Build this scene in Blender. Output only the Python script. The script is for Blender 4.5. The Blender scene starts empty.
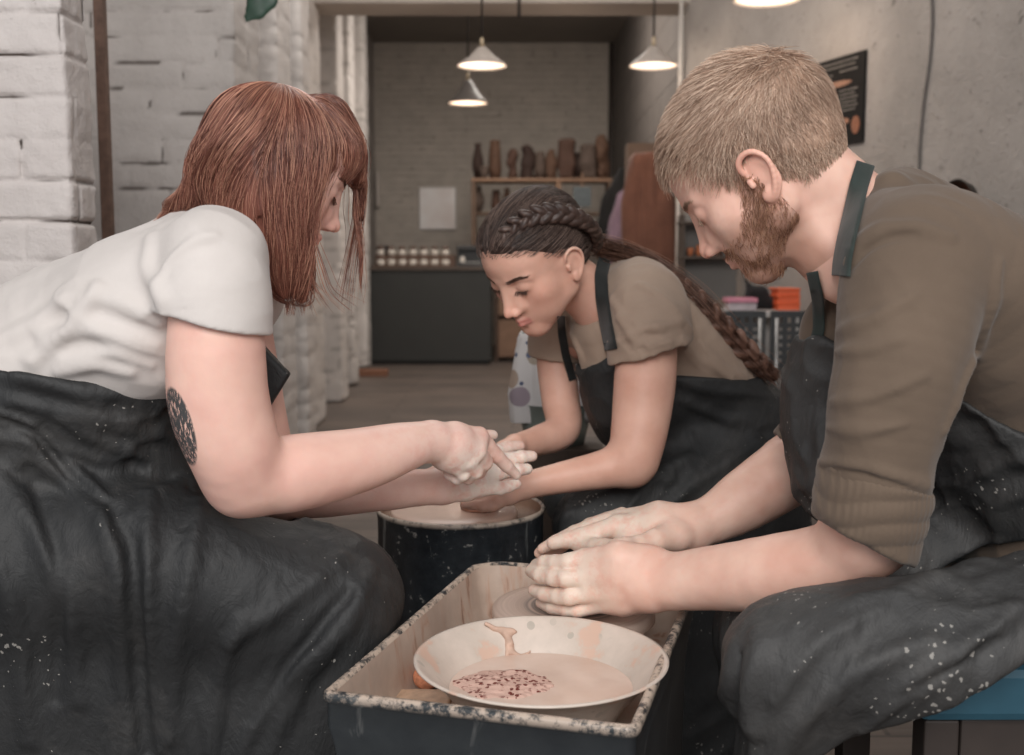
import bpy, math, random
import numpy as np
from mathutils import Vector, Matrix, Euler
rad = math.radians
# ------------------------------------------------------------------ camera, world, light, exposure
SC = bpy.context.scene
FPX = 1100.0                                   # focal length in pixels at 1024 wide
PITCH = math.atan(115.5 / FPX)                 # horizon lies at row 262
cam_d = bpy.data.cameras.new('camera'); cam = bpy.data.objects.new('camera', cam_d)
SC.collection.objects.link(cam); SC.camera = cam
cam.location = (0, 0, 1.0); cam.rotation_euler = (math.pi/2 - PITCH, 0, 0)
cam_d.sensor_width = 36; cam_d.lens = 36 * FPX / 1024; cam_d.clip_start = 0.05
cam_d.dof.use_dof = True; cam_d.dof.focus_distance = 1.5; cam_d.dof.aperture_fstop = 5.0
SC.view_settings.view_transform = 'Standard'; SC.view_settings.look = 'None'
SC.view_settings.gamma = 1.0; SC.view_settings.use_curve_mapping = False
SC.view_settings.exposure = 0.50
world = bpy.data.worlds.new('daylight'); SC.world = world; world.use_nodes = True
world.node_tree.nodes['Background'].inputs[0].default_value = (0.93, 0.95, 1.0, 1)
world.node_tree.nodes['Background'].inputs[1].default_value = 0.52
def area(name, loc, target, sx, sy, power, col):
    l = bpy.data.lights.new(name, 'AREA'); l.shape = 'RECTANGLE'; l.size = sx; l.size_y = sy
    l.energy = power; l.color = col
    o = bpy.data.objects.new(name, l); SC.collection.objects.link(o); o.location = loc
    o.rotation_euler = (Vector(target) - Vector(loc)).to_track_quat('-Z', 'Y').to_euler(); return o
area('window_daylight', (0.05, -2.0, 2.8), (0.1, 1.6, 0.8), 2.6, 1.8, 96, (1.0, 0.97, 0.94))
area('middle_room_fill', (-0.1, 4.6, 3.45), (0.0, 4.9, 0), 1.8, 2.6, 42, (1.0, 0.96, 0.92))  # unseen fill below the ceiling, added to brighten the middle of the room
area('far_room_fill', (0.15, 9.6, 3.45), (0.15, 10.4, 0), 1.0, 3.6, 100, (1.0, 0.92, 0.84))  # added fill that lifts the dim far room; no fixture hangs here
SC.cycles.max_bounces = 6; SC.cycles.diffuse_bounces = 4; SC.cycles.use_denoising = True

# ------------------------------------------------------------------ projection helpers (pixel + distance -> point in the room)
_fw = np.array([0, math.cos(PITCH), -math.sin(PITCH)]); _up = np.array([0, math.sin(PITCH), math.cos(PITCH)])
def W(px, py, d):
    r = _fw + np.array([1., 0, 0]) * (px - 512) / FPX + _up * (377.5 - py) / FPX
    return np.array([0, 0, 1.0]) + r * (d / r[1])
def PR(px, py, d, rpx): return (W(px, py, d), rpx * d / FPX)

# ------------------------------------------------------------------ objects and materials
def srgb(r, g, b):
    f = lambda c: (c/255/12.92) if c/255 <= 0.04045 else ((c/255+0.055)/1.055)**2.4
    return (f(r), f(g), f(b), 1)
def prop(o, label=None, cat=None, group=None, kind=None):
    if label: o['label'] = label
    if cat: o['category'] = cat
    if group: o['group'] = group
    if kind: o['kind'] = kind
    return o
def empty(name, loc, label, cat, group=None, rz=0):
    o = bpy.data.objects.new(name, None); SC.collection.objects.link(o); o.location = loc; o.rotation_euler = (0, 0, rz)
    o.empty_display_size = 0.05
    return prop(o, label, cat, group)
def mesh_obj(name, V, Fq, mat, parent=None, attrs=None, smooth=True):
    V = np.asarray(V, dtype=np.float32)
    me = bpy.data.meshes.new(name)
    if isinstance(Fq, np.ndarray):
        n, k = Fq.shape
        me.vertices.add(len(V)); me.vertices.foreach_set('co', V.ravel())
        me.loops.add(n*k); me.loops.foreach_set('vertex_index', Fq.astype(np.int32).ravel())
        me.polygons.add(n); me.polygons.foreach_set('loop_start', np.arange(0, n*k, k, dtype=np.int32))
        me.update(calc_edges=True)
    else:
        me.from_pydata(V.tolist(), [], Fq)
    me.validate()
    me.polygons.foreach_set('use_smooth', np.full(len(me.polygons), smooth))
    if attrs:
        for k_, a in attrs.items():
            at = me.attributes.new(k_, 'FLOAT', 'POINT'); at.data.foreach_set('value', np.asarray(a, dtype=np.float32))
    me.materials.append(mat)
    me.update()
    o = bpy.data.objects.new(name, me); SC.collection.objects.link(o)
    if parent is not None:
        o.parent = parent
        if parent.type == 'EMPTY' or True:
            bpy.context.view_layer.update()
            o.matrix_parent_inverse = parent.matrix_world.inverted()
    return o
class G:
    """small node-graph writer"""
    def __init__(s, name, rough=0.6, spec=0.4):
        s.m = bpy.data.materials.new(name); s.m.use_nodes = True; s.t = s.m.node_tree
        s.b = s.t.nodes['Principled BSDF']; s.b.inputs['Roughness'].default_value = rough
        s.b.inputs['Specular IOR Level'].default_value = spec
        s.tc = s.t.nodes.new('ShaderNodeTexCoord')
    def n(s, ty, **kw):
        x = s.t.nodes.new(ty)
        for k, v in kw.items():
            if k.startswith('_'): setattr(x, k[1:], v)
            else:
                key = int(k[1:]) if k[0] == 'i' and k[1:].isdigit() else k
                i = x.inputs[key]
                if isinstance(v, bpy.types.NodeSocket): s.t.links.new(v, i)
                else: i.default_value = v
        return x
    def link(s, a, b): s.t.links.new(a, s.b.inputs[b])
    def mapv(s, scale=(1,1,1), rot=(0,0,0), loc=(0,0,0), src='Object'):
        x = s.n('ShaderNodeMapping'); s.t.links.new(s.tc.outputs[src], x.inputs[0])
        x.inputs['Scale'].default_value = scale; x.inputs['Rotation'].default_value = rot; x.inputs['Location'].default_value = loc
        return x.outputs[0]
    def noise(s, vec, scale, detail=4, rough=.55, dist=0):
        return s.n('ShaderNodeTexNoise', Vector=vec, Scale=scale, Detail=detail, Roughness=rough, Distortion=dist).outputs[0]
    def ramp(s, fac, stops):
        x = s.n('ShaderNodeValToRGB', i0=fac); cr = x.color_ramp
        while len(cr.elements) > 1: cr.elements.remove(cr.elements[-1])
        cr.elements[0].position = stops[0][0]; cr.elements[0].color = stops[0][1]
        for p, c in stops[1:]:
            e = cr.elements.new(p); e.color = c
        return x.outputs[0]
    def mask(s, fac, a, b):
        x = s.n('ShaderNodeMapRange', i0=fac); x.inputs[1].default_value = a; x.inputs[2].default_value = b
        return x.outputs[0]
    def mix(s, f, a, b):
        x = s.n('ShaderNodeMix', _data_type='RGBA')
        for i, v in ((0, f), (6, a), (7, b)):
            if isinstance(v, bpy.types.NodeSocket): s.t.links.new(v, x.inputs[i])
            else: x.inputs[i].default_value = v
        return x.outputs[2]
    def math(s, op, a, b=0.0):
        return s.n('ShaderNodeMath', _operation=op, i0=a, i1=b).outputs[0]
    def attr(s, name):
        return s.n('ShaderNodeAttribute', _attribute_name=name).outputs['Fac']
    def bump(s, h, strength=.3, dist=.01):
        x = s.n('ShaderNodeBump', Strength=strength, Distance=dist, Height=h)
        s.t.links.new(x.outputs[0], s.b.inputs['Normal'])
def flat(name, col, rough=.6, spec=.4, metal=0, var=.12, scale=30, bump=0.1):
    g = G(name, rough, spec); v = g.mapv()
    nz = g.noise(v, scale)
    lo = tuple(c*(1-var) for c in col[:3])+(1,); hi = tuple(min(1, c*(1+var)) for c in col[:3])+(1,)
    g.link(g.ramp(nz, [(.3, lo), (.7, hi)]), 'Base Color')
    g.b.inputs['Metallic'].default_value = metal
    if bump: g.bump(nz, bump, .003)
    return g.m

# ------------------------------------------------------------------ solid modelling: signed distances -> one continuous surface
_rng = np.random.default_rng(7)
_TAB = _rng.random((32, 32, 32)).astype(np.float32)
def vnoise(p):
    i = np.floor(p).astype(np.int64); f = p - i; f = f*f*(3-2*f); i &= 31; j = (i+1) & 31
    x0, y0, z0 = i[..., 0], i[..., 1], i[..., 2]; x1, y1, z1 = j[..., 0], j[..., 1], j[..., 2]
    fx, fy, fz = f[..., 0], f[..., 1], f[..., 2]
    a = _TAB[x0, y0, z0]*(1-fx)+_TAB[x1, y0, z0]*fx; b = _TAB[x0, y1, z0]*(1-fx)+_TAB[x1, y1, z0]*fx
    c = _TAB[x0, y0, z1]*(1-fx)+_TAB[x1, y0, z1]*fx; d = _TAB[x0, y1, z1]*(1-fx)+_TAB[x1, y1, z1]*fx
    return ((a*(1-fy)+b*fy)*(1-fz)+(c*(1-fy)+d*fy)*fz) - 0.5
def cone_f(a, b, ra, rb, sy=1.0):
    a = np.array(a, float); b = np.array(b, float); cy = (a[1]+b[1])/2
    def f(p):
        if sy != 1.0:
            p = p.copy(); p[..., 1] = cy + (p[..., 1]-cy)/sy
        A = a.copy(); B = b.copy(); A[1] = cy+(A[1]-cy)/sy; B[1] = cy+(B[1]-cy)/sy
        ab = B-A; L2 = max(ab@ab, 1e-12); t = np.clip(((p-A)@ab)/L2, 0, 1)
        q = p - A - t[..., None]*ab
        return np.sqrt((q*q).sum(-1)) - (ra+(rb-ra)*t)
    return f
def ell_f(c, r, R=None):
    c = np.array(c, float); r = np.array(r, float); R = np.eye(3) if R is None else R
    def f(p):
        q = (p-c)@R; k0 = np.sqrt(((q/r)**2).sum(-1)); k1 = np.sqrt(((q/r**2)**2).sum(-1))
        return k0*(k0-1)/np.maximum(k1, 1e-6)
    return f
def box_f(c, h, rr=.005, R=None):
    c = np.array(c, float); h = np.array(h, float)-rr; R = np.eye(3) if R is None else R
    def f(p):
        q = np.abs((p-c)@R)-h
        return np.sqrt((np.maximum(q, 0)**2).sum(-1))+np.minimum(q.max(-1), 0)-rr
    return f
def plane_f(pt, nrm):                               # negative on the side opposite the normal
    pt = np.array(pt, float); nrm = np.array(nrm, float); nrm /= np.linalg.norm(nrm)
    return lambda p: (p-pt)@nrm
def prism_f(pts, th, rr):                            # polygon of 3-D points (about one plane), half thickness th, rounding rr
    P = np.array(pts, float); c = P.mean(0); u, s_, vt = np.linalg.svd(P-c); ex, ey, n = vt
    Q = np.stack([(P-c)@ex, (P-c)@ey], -1)
    def f(p):
        q = p-c; x = q@ex; y = q@ey; h = np.abs(q@n)-th
        d = np.full(x.shape, 1e9); sg = np.ones(x.shape)
        for i in range(len(Q)):
            a = Q[i]; b = Q[i-1]; e = b-a; wx = x-a[0]; wy = y-a[1]
            t = np.clip((wx*e[0]+wy*e[1])/(e@e), 0, 1); dx = wx-e[0]*t; dy = wy-e[1]*t
            d = np.minimum(d, dx*dx+dy*dy)
            c1 = y >= a[1]; c2 = y < b[1]; c3 = e[0]*wy > e[1]*wx
            flip = (c1 & c2 & c3) | (~c1 & ~c2 & ~c3); sg = np.where(flip, -sg, sg)
        d = sg*np.sqrt(d)
        return np.sqrt(np.maximum(d, 0)**2+np.maximum(h, 0)**2)+np.minimum(np.maximum(d, h), 0)-rr
    return f
def smin(a, b, k):
    if k <= 0: return np.minimum(a, b)
    h = np.maximum(k-np.abs(a-b), 0)/k; return np.minimum(a, b)-h*h*k*.25
class Sdf:
    def __init__(s): s.ops = []; s.disp = []
    def u(s, f, k=.01): s.ops.append(('u', f, k)); return s
    def s_(s, f, k=.004): s.ops.append(('s', f, k)); return s
    def i(s, f, k=.004): s.ops.append(('i', f, k)); return s
    def chain(s, pts, k=.01, sy=1.0, kin=None):
        for (a, ra), (b, rb) in zip(pts[:-1], pts[1:]):
            s.u(cone_f(a, b, ra, rb, sy), k if kin is None else kin); kin = kin
        return s
    def __call__(s, p):
        d = np.full(p.shape[:-1], 1e3)
        for m, f, k in s.ops:
            v = f(p)
            if m == 'u': d = smin(d, v, k)
            elif m == 's': d = -smin(-d, v, k)
            else: d = -smin(-d, -v, k)
        for g in s.disp: d = d + g(p)
        return d
    def blocks(s, C, P, R):                          # evaluation with culling per block
        n = len(C); d = np.full(P.shape[:2], 1e3); dc = s(C)
        for m, f, k in s.ops:
            vc = f(C); rel = (vc < 3.2*R+k+.004) if m == 'u' else ((vc < 2.8*R+k+.004) if m == 's' else (vc > -2.8*R-k-.004))
            if not rel.any(): continue
            ix = np.nonzero(rel)[0]; Pp = P[ix]
            v = f.blocks(C[ix], Pp, R) if isinstance(f, Sdf) else f(Pp)
            if m == 'u': d[ix] = smin(d[ix], v, k)
            elif m == 's': d[ix] = -smin(-d[ix], v, k)
            else: d[ix] = -smin(-d[ix], -v, k)
        for g in s.disp: d = d + g(P)
        return d
def solid(s, lo, hi, h):
    """sparse surface nets over the zero level of s"""
    B = 12; lo = np.array(lo, float); hi = np.array(hi, float); bs = B*h
    nb = np.ceil((hi-lo)/bs).astype(int); R = bs*.87
    I = np.stack(np.meshgrid(*[np.arange(k) for k in nb], indexing='ij'), -1).reshape(-1, 3)
    keep = []
    for c in np.array_split(np.arange(len(I)), max(1, len(I)//60000)):
        dc = s(lo+(I[c]+.5)*bs); keep.append(c[np.abs(dc) < R*1.5+.006])
    I = I[np.concatenate(keep)]
    ar = np.arange(B+1); off = np.stack(np.meshgrid(ar, ar, ar, indexing='ij'), -1).reshape(-1, 3)
    S1 = 4096
    key = lambda q: (q[..., 0].astype(np.int64)*S1+q[..., 1])*S1+q[..., 2]
    ids = []; vs = []; quads = []
    for c in np.array_split(np.arange(len(I)), max(1, len(I)//150)):
        if len(c) == 0: continue
        Ib = I[c]; C = lo+(Ib+.5)*bs; P = lo+(Ib[:, None, :]*B+off[None])*h
        V = s.blocks(C, P, R).reshape(len(c), B+1, B+1, B+1); V = np.where(V == 0, 1e-7, V); Ng = V < 0
        a = Ng[:, :-1, :-1, :-1]; cnt = np.zeros(a.shape, np.int8)
        cs = [(i, j, k) for i in (0, 1) for j in (0, 1) for k in (0, 1)]
        for i, j, k in cs: cnt += Ng[:, i:B+i, j:B+j, k:B+k]
        act = np.nonzero((cnt > 0) & (cnt < 8)); 
        if len(act[0]) == 0: continue
        cell = np.stack(act[1:], -1); val = {q: V[act[0], act[1]+q[0], act[2]+q[1], act[3]+q[2]] for q in cs}
        acc = np.zeros((len(cell), 3)); w = np.zeros(len(cell))
        for q in cs:
            for ax in range(3):
                if q[ax]: continue
                q2 = list(q); q2[ax] = 1; v0, v1 = val[q], val[tuple(q2)]; x = (v0 < 0) != (v1 < 0)
                t = np.where(x, v0/np.where(x, v0-v1, 1), 0); pt = np.tile(np.array(q, float), (len(cell), 1)); pt[:, ax] += t
                acc += pt*x[:, None]; w += x
        gc = Ib[act[0]]*B+cell
        ids.append(key(gc)); vs.append(lo+(gc+acc/w[:, None])*h)
        for ax in range(3):
            sl0 = [slice(None)]+[slice(0, B)]*3; sl1 = list(sl0); sl1[ax+1] = slice(1, B+1)
            n0 = Ng[tuple(sl0)]; n1 = Ng[tuple(sl1)]; e = np.nonzero(n0 != n1); g = Ib[e[0]]*B+np.stack(e[1:], -1)
            b_, c_ = [(1, 2), (2, 0), (0, 1)][ax]; q = np.tile(g[:, None, :], (1, 4, 1))
            q[:, 1, b_] -= 1; q[:, 2, b_] -= 1; q[:, 2, c_] -= 1; q[:, 3, c_] -= 1
            kk = key(q); fl = n1[e]; kk[fl] = kk[fl][:, ::-1]; quads.append(kk)
    ids = np.concatenate(ids); vs = np.concatenate(vs); Q = np.concatenate(quads)
    o = np.argsort(ids); ids = ids[o]; vs = vs[o]
    j = np.searchsorted(ids, Q); j = np.minimum(j, len(ids)-1); ok = (ids[j] == Q).all(1); Q = j[ok]
    return vs, Q[:, ::-1].copy()
def relax(V, Q, it, w):
    n = len(V); e = np.concatenate([Q[:, [0, 1]], Q[:, [1, 2]], Q[:, [2, 3]], Q[:, [3, 0]]]); a, b = e[:, 0], e[:, 1]
    cnt = np.maximum(np.bincount(a, minlength=n), 1)[:, None]
    for _ in range(it):
        m = np.stack([np.bincount(a, V[b, i], minlength=n) for i in range(3)], 1)/cnt; V = V+(m-V)*w[:, None]
    return V
def disp_noise(amp, scale, warp=0):
    sc = np.array(scale, float)
    return lambda p: amp*2*vnoise(p*sc+ (warp*vnoise(p*sc*.5+7.3)[..., None] if warp else 0))
def axes(direction, along, across):
    """matrix giving noise stretched along a direction"""
    d = np.array(direction, float); d /= np.linalg.norm(d); a = np.cross(d, [0.3, 1, .1]); a /= np.linalg.norm(a); b = np.cross(d, a)
    return np.stack([d/along, a/across, b/across], 1)
def folds(amp, direction, along, across, seed=0, ridge=True):
    M = axes(direction, along, across)
    def f(p):
        q = p@M+seed*3.7; v = vnoise(q+1.2*vnoise(q*.5+11)[..., None]); 
        return -amp*(1-np.abs(v)*5) if ridge else amp*2*v
    return f
def tubes(P, Rr, sides=3):
    """P (n,m,3), Rr (n,m) -> mesh of thin tubes"""
    n, m, _ = P.shape; T = np.gradient(P, axis=1); T /= np.linalg.norm(T, axis=-1, keepdims=True)+1e-12
    ref = np.tile(np.array([.31, .2, .93]), (n, m, 1)); A = np.cross(T, ref); A /= np.linalg.norm(A, axis=-1, keepdims=True)+1e-9
    Bn = np.cross(T, A); vs = []
    for k in range(sides):
        a = 2*math.pi*k/sides; vs.append(P+Rr[..., None]*(math.cos(a)*A+math.sin(a)*Bn))
    V = np.stack(vs, 2).reshape(-1, 3)
    i = np.arange(n)[:, None, None]*(m*sides); j = np.arange(m-1)[None, :, None]*sides; k = np.arange(sides)[None, None, :]; k2 = (k+1) % sides
    Fq = np.stack([i+j+k, i+j+k2, i+j+sides+k2, i+j+sides+k], -1).reshape(-1, 4)
    return V, Fq
def bbox_of(pts, pad):
    p = np.array(pts); return p.min(0)-pad, p.max(0)+pad
# ------------------------------------------------------------------ people
def rot_head(yaw, pitch, roll):
    y, p, r = rad(yaw), rad(pitch), rad(roll)
    return np.array(Matrix.Rotation(y, 3, 'Z') @ Matrix.Rotation(p, 3, 'X') @ Matrix.Rotation(r, 3, 'Y'))
class Head:
    def __init__(s, c, yaw, pitch, roll, sc=1.0, male=False):
        s.c = np.array(c, float); s.R = rot_head(yaw, pitch, roll); s.sc = sc; s.male = male
    def w(s, p): return s.c+s.R@(np.array(p, float)*s.sc)
    def loc(s, P): return ((P-s.c)@s.R)/s.sc
    def el(s, c, r, tilt=None):
        R = s.R if tilt is None else s.R@np.array(Euler([rad(t) for t in tilt]).to_matrix())
        return ell_f(s.w(c), np.array(r)*s.sc, R)
    def cn(s, a, b, ra, rb): return cone_f(s.w(a), s.w(b), ra*s.sc, rb*s.sc)
    def sdf(s):
        H = Sdf(); m = s.male; jw = 1.10 if m else 1.0; nl = -.004 if m else -.003
        H.u(s.el((0, -.014, .03), (.0755, .097, .084)))
        H.u(s.el((0, .03, .034), (.063, .062, .058)), .03)
        H.u(s.el((0, .036, -.03), (.057, .05, .058)), .03)
        for x in (-1, 1):
            H.u(s.cn((x*.052*jw, -.004, -.058), (x*.014, .064, -.1), .014 if m else .013, .015), .03)
            H.u(s.cn((x*.056, -.006, -.01), (x*.05*jw, .004, -.06), .018, .016), .025)
            H.u(s.el((x*.043, .052, -.026), (.02, .022, .018)), .025)
            H.u(s.el((x*.038, .044, -.056), (.019, .026, .03)), .025)
        H.u(s.el((0, .052, -.066), (.036, .038, .038)), .028)
        H.u(s.el((0, .072, -.1), (.019, .016, .014)), .02)
        for x in (-1, 1):
            br = .009 if m else .0065
            H.u(s.cn((x*.012, .086 if m else .084, .015), (x*.046, .07, .014), br, br*.8), .014)
            H.s_(s.el((x*.033, .099, -.003), (.0165, .018, .0115)), .014)
            H.u(s.cn((x*.006, .084, -.004), (x*.012, .088, -.038), .009, .012), .012)
            H.u(s.el((x*.0315, .0745, -.003), (.0165, .0128, .0125)), .007)   # closed, downcast lid over the eyeball
        # nose
        H.u(s.cn((0, .086, .008), (0, .109+nl, -.034), .0068, .0085), .012)
        H.u(s.el((0, .1135+nl, -.041), (.0092 if m else .0078, .0092, .0088 if m else .0078)), .008)
        for x in (-1, 1):
            H.u(s.el((x*.0115, .1015, -.0445), (.0065, .010, .0068)), .006)
            H.s_(s.el((x*.0062, .1055, -.0525), (.0036, .0062, .0045)), .003)
        # lips
        for x in (-1, 1):
            lr_ = .0042 if m else .005; lo_ = -.0015 if m else 0
            H.u(s.cn((0, .0965+lo_, -.0665), (x*.019, .084, -.0705), lr_, .0026), .005)
            H.u(s.cn((0, .0955+lo_, -.0772), (x*.018, .084, -.073), lr_+.0008, .0028), .005)
            H.s_(s.cn((0, .1030, -.0715), (x*.022, .0885, -.0718), .0010, .0009), .002)
        H.s_(s.cn((0, .1, -.088), (0, .1, -.0885), .006, .006), .01)
        # ears
        for x in (-1, 1):
            E_ = Sdf()
            E_.u(s.el((x*.078, -.012, -.016), (.0045, .0185, .029), (0, 0, x*22)))
            E_.u(s.el((x*.079, -.004, -.041), (.0045, .009, .0095)), .006)
            hel = [(.075, .004, -.006), (.081, .006, .006), (.0845, -.004, .0145), (.088, -.018, .013), (.09, -.0275, .000), (.088, -.0275, -.016), (.084, -.018, -.034), (.08, -.006, -.045)]
            hel = [(x*a, b, c) for a, b, c in hel]
            hh = np.array(hel); tt = np.linspace(0, len(hh)-1, 22); hh = np.stack([np.interp(tt, np.arange(len(hh)), hh[:, i]) for i in range(3)], 1)
            for _ in range(3): hh[1:-1] = (hh[:-2]+2*hh[1:-1]+hh[2:])/4
            for a, b in zip(hh[:-1], hh[1:]): E_.u(s.cn(a, b, .0030, .0030), .002)
            E_.s_(s.el((x*.0865, -.009, -.014), (.005, .0095, .0125)), .004)
            E_.u(s.cn((x*.079, .0045, -.014), (x*.079, .0045, -.02), .004, .004), .004)
            H.u(E_, .005)
        return H
def chain_px(S, pts, k=.008, sy=1.0, k0=None):
    q = [PR(*p) for p in pts]
    if len(q) > 2 and k >= .014:                     # smooth interpolation so limbs taper without steps
        P = np.array([list(a)+[r_] for a, r_ in q]); n = len(P); E_ = np.vstack([2*P[0]-P[1], P, 2*P[-1]-P[-2]]); out = []
        for i in range(n-1):
            p0, p1, p2, p3 = E_[i:i+4]
            for t in (0, 1/6, 1/3, .5, 2/3, 5/6): out.append(.5*((2*p1)+(p2-p0)*t+(2*p0-5*p1+4*p2-p3)*t*t+(3*p1-p0-3*p2+p3)*t**3))
        out.append(P[-1]); q = [(a[:3], a[3]) for a in out]
        g_ = Sdf()
        for (a, ra), (b, rb) in zip(q[:-1], q[1:]): g_.u(cone_f(a, b, ra, rb, sy), 0)
        S.u(g_, k); return S
    for (a, ra), (b, rb) in zip(q[:-1], q[1:]): S.u(cone_f(a, b, ra, rb, sy), k)
    return S
def hand(S, palm, fingers, kf=.0035):
    """palm: list of metacarpal chains, fingers: list of phalange chains (pixel, distance, radius)"""
    P = Sdf()
    for c in palm: chain_px(P, c, .012)
    for c in fingers:
        fg = Sdf(); chain_px(fg, c, .003)
        P.u(fg, kf)
    S.u(P, .01)
def lpl(p1, p2, d, inside):
    """plane through two picture points, roughly square to the picture; keeps the side of `inside`"""
    a, b = W(*p1, d), W(*p2, d); n = np.cross(b-a, [0, 1, 0]); n /= np.linalg.norm(n)
    if (W(*inside, d)-a)@n > 0: n = -n
    return plane_f(a, n)
def finish(name, S, lo, hi, h, mat, parent=None, attrs=None, keep=None):
    V, Q = solid(S, lo, hi, h)
    if keep is not None:                                # even out the limbs, leave face and hands crisp
        w = np.ones(len(V))
        for c_, r_ in keep: w *= np.clip((np.linalg.norm(V-c_, axis=1)-r_)/.03, 0, 1)
        V = relax(V, Q, 24, .6*w)
    at = attrs(V) if attrs else None
    return mesh_obj(name, V, Q, mat, parent, at)
def sph_mask(V, c, r0, r1):
    d = np.linalg.norm(V-c, axis=1); return np.clip((r1-d)/(r1-r0), 0, 1)
def surf_at(S, px, py, d0, d1, miss=None):
    d = np.full(len(px), d0, float); hit = np.zeros(len(px), bool)
    R_ = _fw[None]+np.array([[1., 0, 0]])*((px-512)/FPX)[:, None]+_up[None]*((377.5-py)/FPX)[:, None]
    for _ in range(120):
        p = np.array([0, 0, 1.0])+R_*(d/R_[:, 1])[:, None]; v = S(p); hit |= v < .0005; d = np.where(hit, d, d+np.maximum(v*.6, .0004))
    hit &= d < d1
    return d, hit
def band(name, path, wpx, S, d0, d1, mat, parent, th=.0025, n=50, m=5, lift=.001, sink=0):
    """a strap lying on surface S, following a path seen from the room side"""
    P0 = np.array(path, float); t = np.linspace(0, len(P0)-1, n); Cc = np.stack([np.interp(t, np.arange(len(P0)), P0[:, i]) for i in range(2)], 1)
    for _ in range(6): Cc[1:-1] = (Cc[:-2]+2*Cc[1:-1]+Cc[2:])/4
    T = np.gradient(Cc, axis=0); T /= np.linalg.norm(T, axis=1, keepdims=True); N = np.stack([-T[:, 1], T[:, 0]], 1)
    w = np.interp(t, np.arange(len(P0)), np.broadcast_to(wpx, len(P0)))/2
    g = Cc[:, None, :]+N[:, None, :]*np.linspace(-1, 1, m)[None, :, None]*w[:, None, None]
    d, hit = surf_at(S, g[..., 0].ravel(), g[..., 1].ravel(), d0, d1); d = d.reshape(n, m); hit = hit.reshape(n, m)
    d0_ = None
    if hit.any():
        ii, jj = np.nonzero(hit)
        for a, b in zip(*np.nonzero(~hit)):
            k = np.argmin((ii-a)**2+4*(jj-b)**2); d[a, b] = d[ii[k], jj[k]]
    d0_ = d.copy()
    for _ in range(40):
        e = d.copy(); e[1:-1] = (d[:-2]+d[1:-1]*2+d[2:])/4; e[:, 1:-1] = (e[:, :-2]+e[:, 1:-1]*2+e[:, 2:])/4; d = np.minimum(e, d0_)
    d -= .0008; d += sink*np.clip((np.arange(n)/(n-1)-.8)/.2, 0, 1)[:, None]**1.5
    top = np.array([[W(g[a, b, 0], g[a, b, 1], d[a, b]-lift-th) for b in range(m)] for a in range(n)])
    bot = np.array([[W(g[a, b, 0], g[a, b, 1], d[a, b]-lift) for b in range(m)] for a in range(n)])
    V = np.concatenate([top.reshape(-1, 3), bot.reshape(-1, 3)]); o = n*m; F_ = []
    for a in range(n-1):
        for b in range(m-1):
            q = [a*m+b, a*m+b+1, (a+1)*m+b+1, (a+1)*m+b]; F_.append(q); F_.append([x+o for x in q[::-1]])
        F_.append([a*m, (a+1)*m, (a+1)*m+o, a*m+o]); F_.append([a*m+m-1, a*m+m-1+o, (a+1)*m+m-1+o, (a+1)*m+m-1])
    for b in range(m-1):
        F_.append([b, b+o, b+1+o, b+1]); q = (n-1)*m; F_.append([q+b, q+b+1, q+b+1+o, q+b+o])
    return mesh_obj(name, V, np.array(F_), mat, parent)
def on_surf(S_, pts, rpx, k, d0, cut=False):
    P0 = np.array(pts, float); t = np.linspace(0, len(P0)-1, 5*len(P0)); q = np.stack([np.interp(t, np.arange(len(P0)), P0[:, i]) for i in range(2)], 1)
    for _ in range(3): q[1:-1] = (q[:-2]+2*q[1:-1]+q[2:])/4
    d, hit = surf_at(S_, q[:, 0], q[:, 1], d0, d0+1); q, d = q[hit], d[hit]
    if len(q) < 2: return
    X = [W(a, b, c+(0 if cut else rpx*.35*c/FPX)) for (a, b), c in zip(q, d)]; rr = rpx*d/FPX*np.clip(np.sin(np.linspace(.15, 3.0, len(q)))*1.3, .3, 1)
    c = Sdf()
    for i in range(len(X)-1): c.u(cone_f(X[i], X[i+1], rr[i], rr[i+1]), .002)
    (S_.s_ if cut else S_.u)(c, k)
# --- materials of people
def skin_mat(name, base, red, clay=(205, 178, 160)):
    g = G(name, .48, .35); v = g.mapv()
    n1 = g.noise(v, 18, 3); n2 = g.noise(v, 220, 3)
    c = g.mix(g.mask(n1, .35, .7), srgb(*base), srgb(*red))
    c = g.mix(g.attr('flush'), c, srgb(*[int(a*b/255) for a, b in zip(base, (252, 214, 204))]))
    c = g.mix(g.attr('lip'), c, srgb(196, 124, 116))
    c = g.mix(g.attr('stubble'), c, srgb(140, 100, 80))
    n3 = g.noise(v, 55, 5, .65); cl = g.math('MULTIPLY', g.attr('clay'), g.mask(n3, .30, .54))
    c = g.mix(cl, c, srgb(*clay))
    n5 = g.noise(g.mapv((1.5, 1.5, .35)), 260, 3)
    tat = g.math('MULTIPLY', g.attr('tattoo'), g.mask(n5, .38, .47))
    c = g.mix(tat, c, srgb(72, 71, 71))
    g.link(c, 'Base Color')
    g.b.inputs['Subsurface Weight'].default_value = .12; g.b.inputs['Subsurface Radius'].default_value = (1, .35, .2)
    g.b.inputs['Subsurface Scale'].default_value = .01
    h = g.math('ADD', g.math('MULTIPLY', n2, .5), g.math('MULTIPLY', cl, .8)); g.bump(h, .25, .0015)
    return g.m
def hair_mat(name, dark, mid, light, rough=.42):
    g = G(name, rough, .45); a = g.attr('rnd')
    n = g.noise(g.mapv(), 14, 3); f = g.math('ADD', g.math('MULTIPLY', a, .75), g.math('MULTIPLY', n, .45))
    g.link(g.ramp(f, [(.18, srgb(*dark)), (.55, srgb(*mid)), (.95, srgb(*light))]), 'Base Color')
    return g.m
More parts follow.
